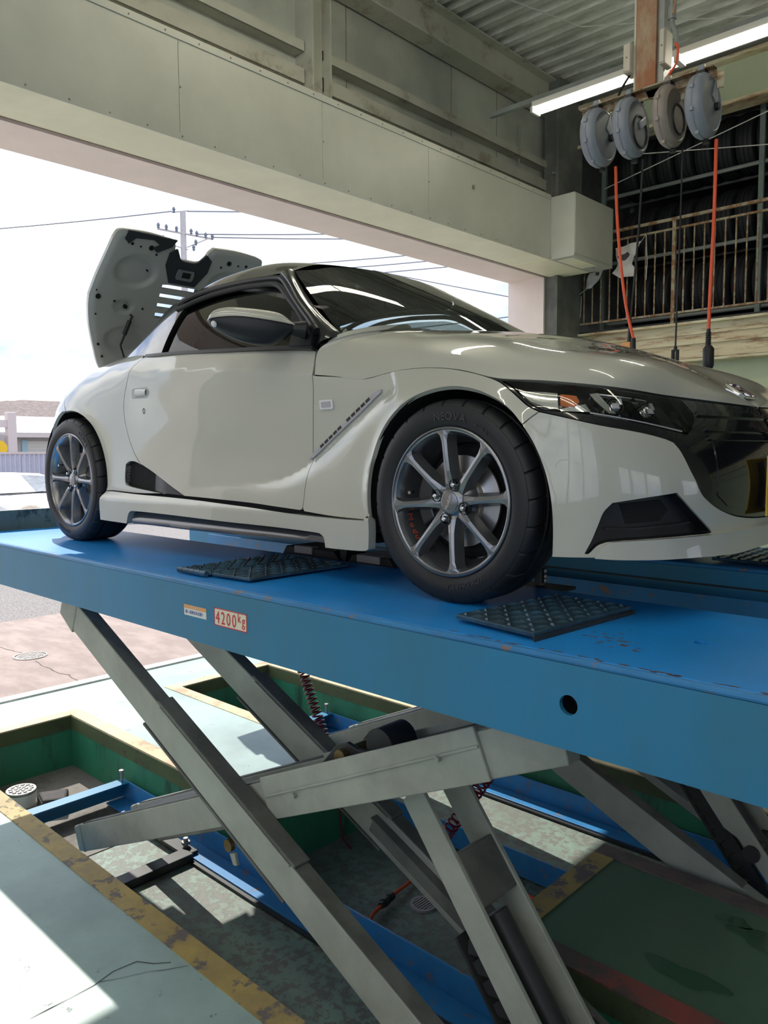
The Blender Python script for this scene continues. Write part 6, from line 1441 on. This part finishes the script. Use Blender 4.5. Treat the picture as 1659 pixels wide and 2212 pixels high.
# parked white hatchback
cr_ = empty('parked_car',(-9.9,3.6,0),'white hatchback parked outside the door at the left edge','car')
X_ = lambda x,y,z: (-8.0-x,3.6+y,z)      # x back from the nose
prof_c = [(0,.35),(0,.62),(.12,.80),(1.0,.92),(1.12,.935),(1.75,1.20),(2.1,1.25),(3.0,1.23),(3.7,.95),(3.8,.6),(3.75,.3)]
def sect(w_lo,w_hi):
    return None
G = []
for x,z in prof_c: G.append((x,z))
b = MB(); L = []
for x,z in prof_c[1:-1]:
    hw = .74 if z<1.0 else .74-(z-1.0)*.62; rr = .03
    L.append([X_(x,-hw-.02,.32),X_(x,-hw-.04,.62 if z>.62 else z-.02),X_(x,-hw,z-.05 if z>.7 else z-.01),X_(x,-hw+.10,z),X_(x,0,z+.03),X_(x,hw-.10,z),X_(x,hw,z-.05 if z>.7 else z-.01),X_(x,hw+.04,.62 if z>.62 else z-.02),X_(x,hw+.02,.32)])
b.grid(L); b.add([L[0][i] for i in range(9)],[tuple(range(9))]); b.add([L[-1][i] for i in range(9)],[tuple(range(9))]); b.build('body','car_white',cr_,smooth=True,sharp=50)
def gz(x): return .99+(x-1.12)*(1.27-.99)/.63
MB().add([X_(1.14,-.64,.975),X_(1.14,.64,.975),X_(1.70,.56,1.21),X_(1.70,-.56,1.21),X_(1.08,0,.985),X_(1.68,0,1.245)],[(0,4,5,3),(4,1,2,5)]).build('windscreen','car_glass',cr_)
for s in (-1,1):
    hw = lambda z: (.76-(z-1.0)*.62)*s
    MB().add([X_(1.35,hw(.96),.95),X_(2.25,hw(.96),.95),X_(2.25,hw(1.19),1.17),X_(1.85,hw(1.19),1.17)],[(0,1,2,3)]).build('door_window','car_glass',cr_); MB().add([X_(2.32,hw(.96),.95),X_(3.3,hw(.96),.95),X_(3.1,hw(1.17),1.15),X_(2.32,hw(1.19),1.17)],[(0,1,2,3)]).build('rear_window','car_glass',cr_)
    MB().sphere(X_(.10,.50*s,.77),.15,16,10,(.6,1,.6)).build('headlight','amber_lamp',cr_,smooth=True)
    MB().sphere(X_(1.35,.88*s,1.0),.09,12,8,(.5,1,.7)).build('door_mirror','black_plastic',cr_,smooth=True)
    for xx in (.75,3.05):
        w = MB().lathe([(-.09,.17),(-.10,.24),(-.08,.29),(.08,.29),(.10,.24),(.09,.17)],X_(xx,.66*s,.29),(0,1,0),28).build('tyre','rubber',cr_,smooth=True); MB().lathe([(-.085,.0),(-.085,.17),(.085,.17),(.085,0)],X_(xx,.66*s,.29),(0,1,0),20).build('wheel_cover','car_white',w)
MB().box(*sorted((X_(-.03,0,0)[0],X_(.02,0,0)[0])),3.6-.34,3.6+.34,.52,.72).build('grille','sign_blue',cr_,bevel=.01); MB().tube([X_(1.02,-.45,.955),X_(1.06,.1,.985)],.008,6).build('wiper','trim_black',cr_)
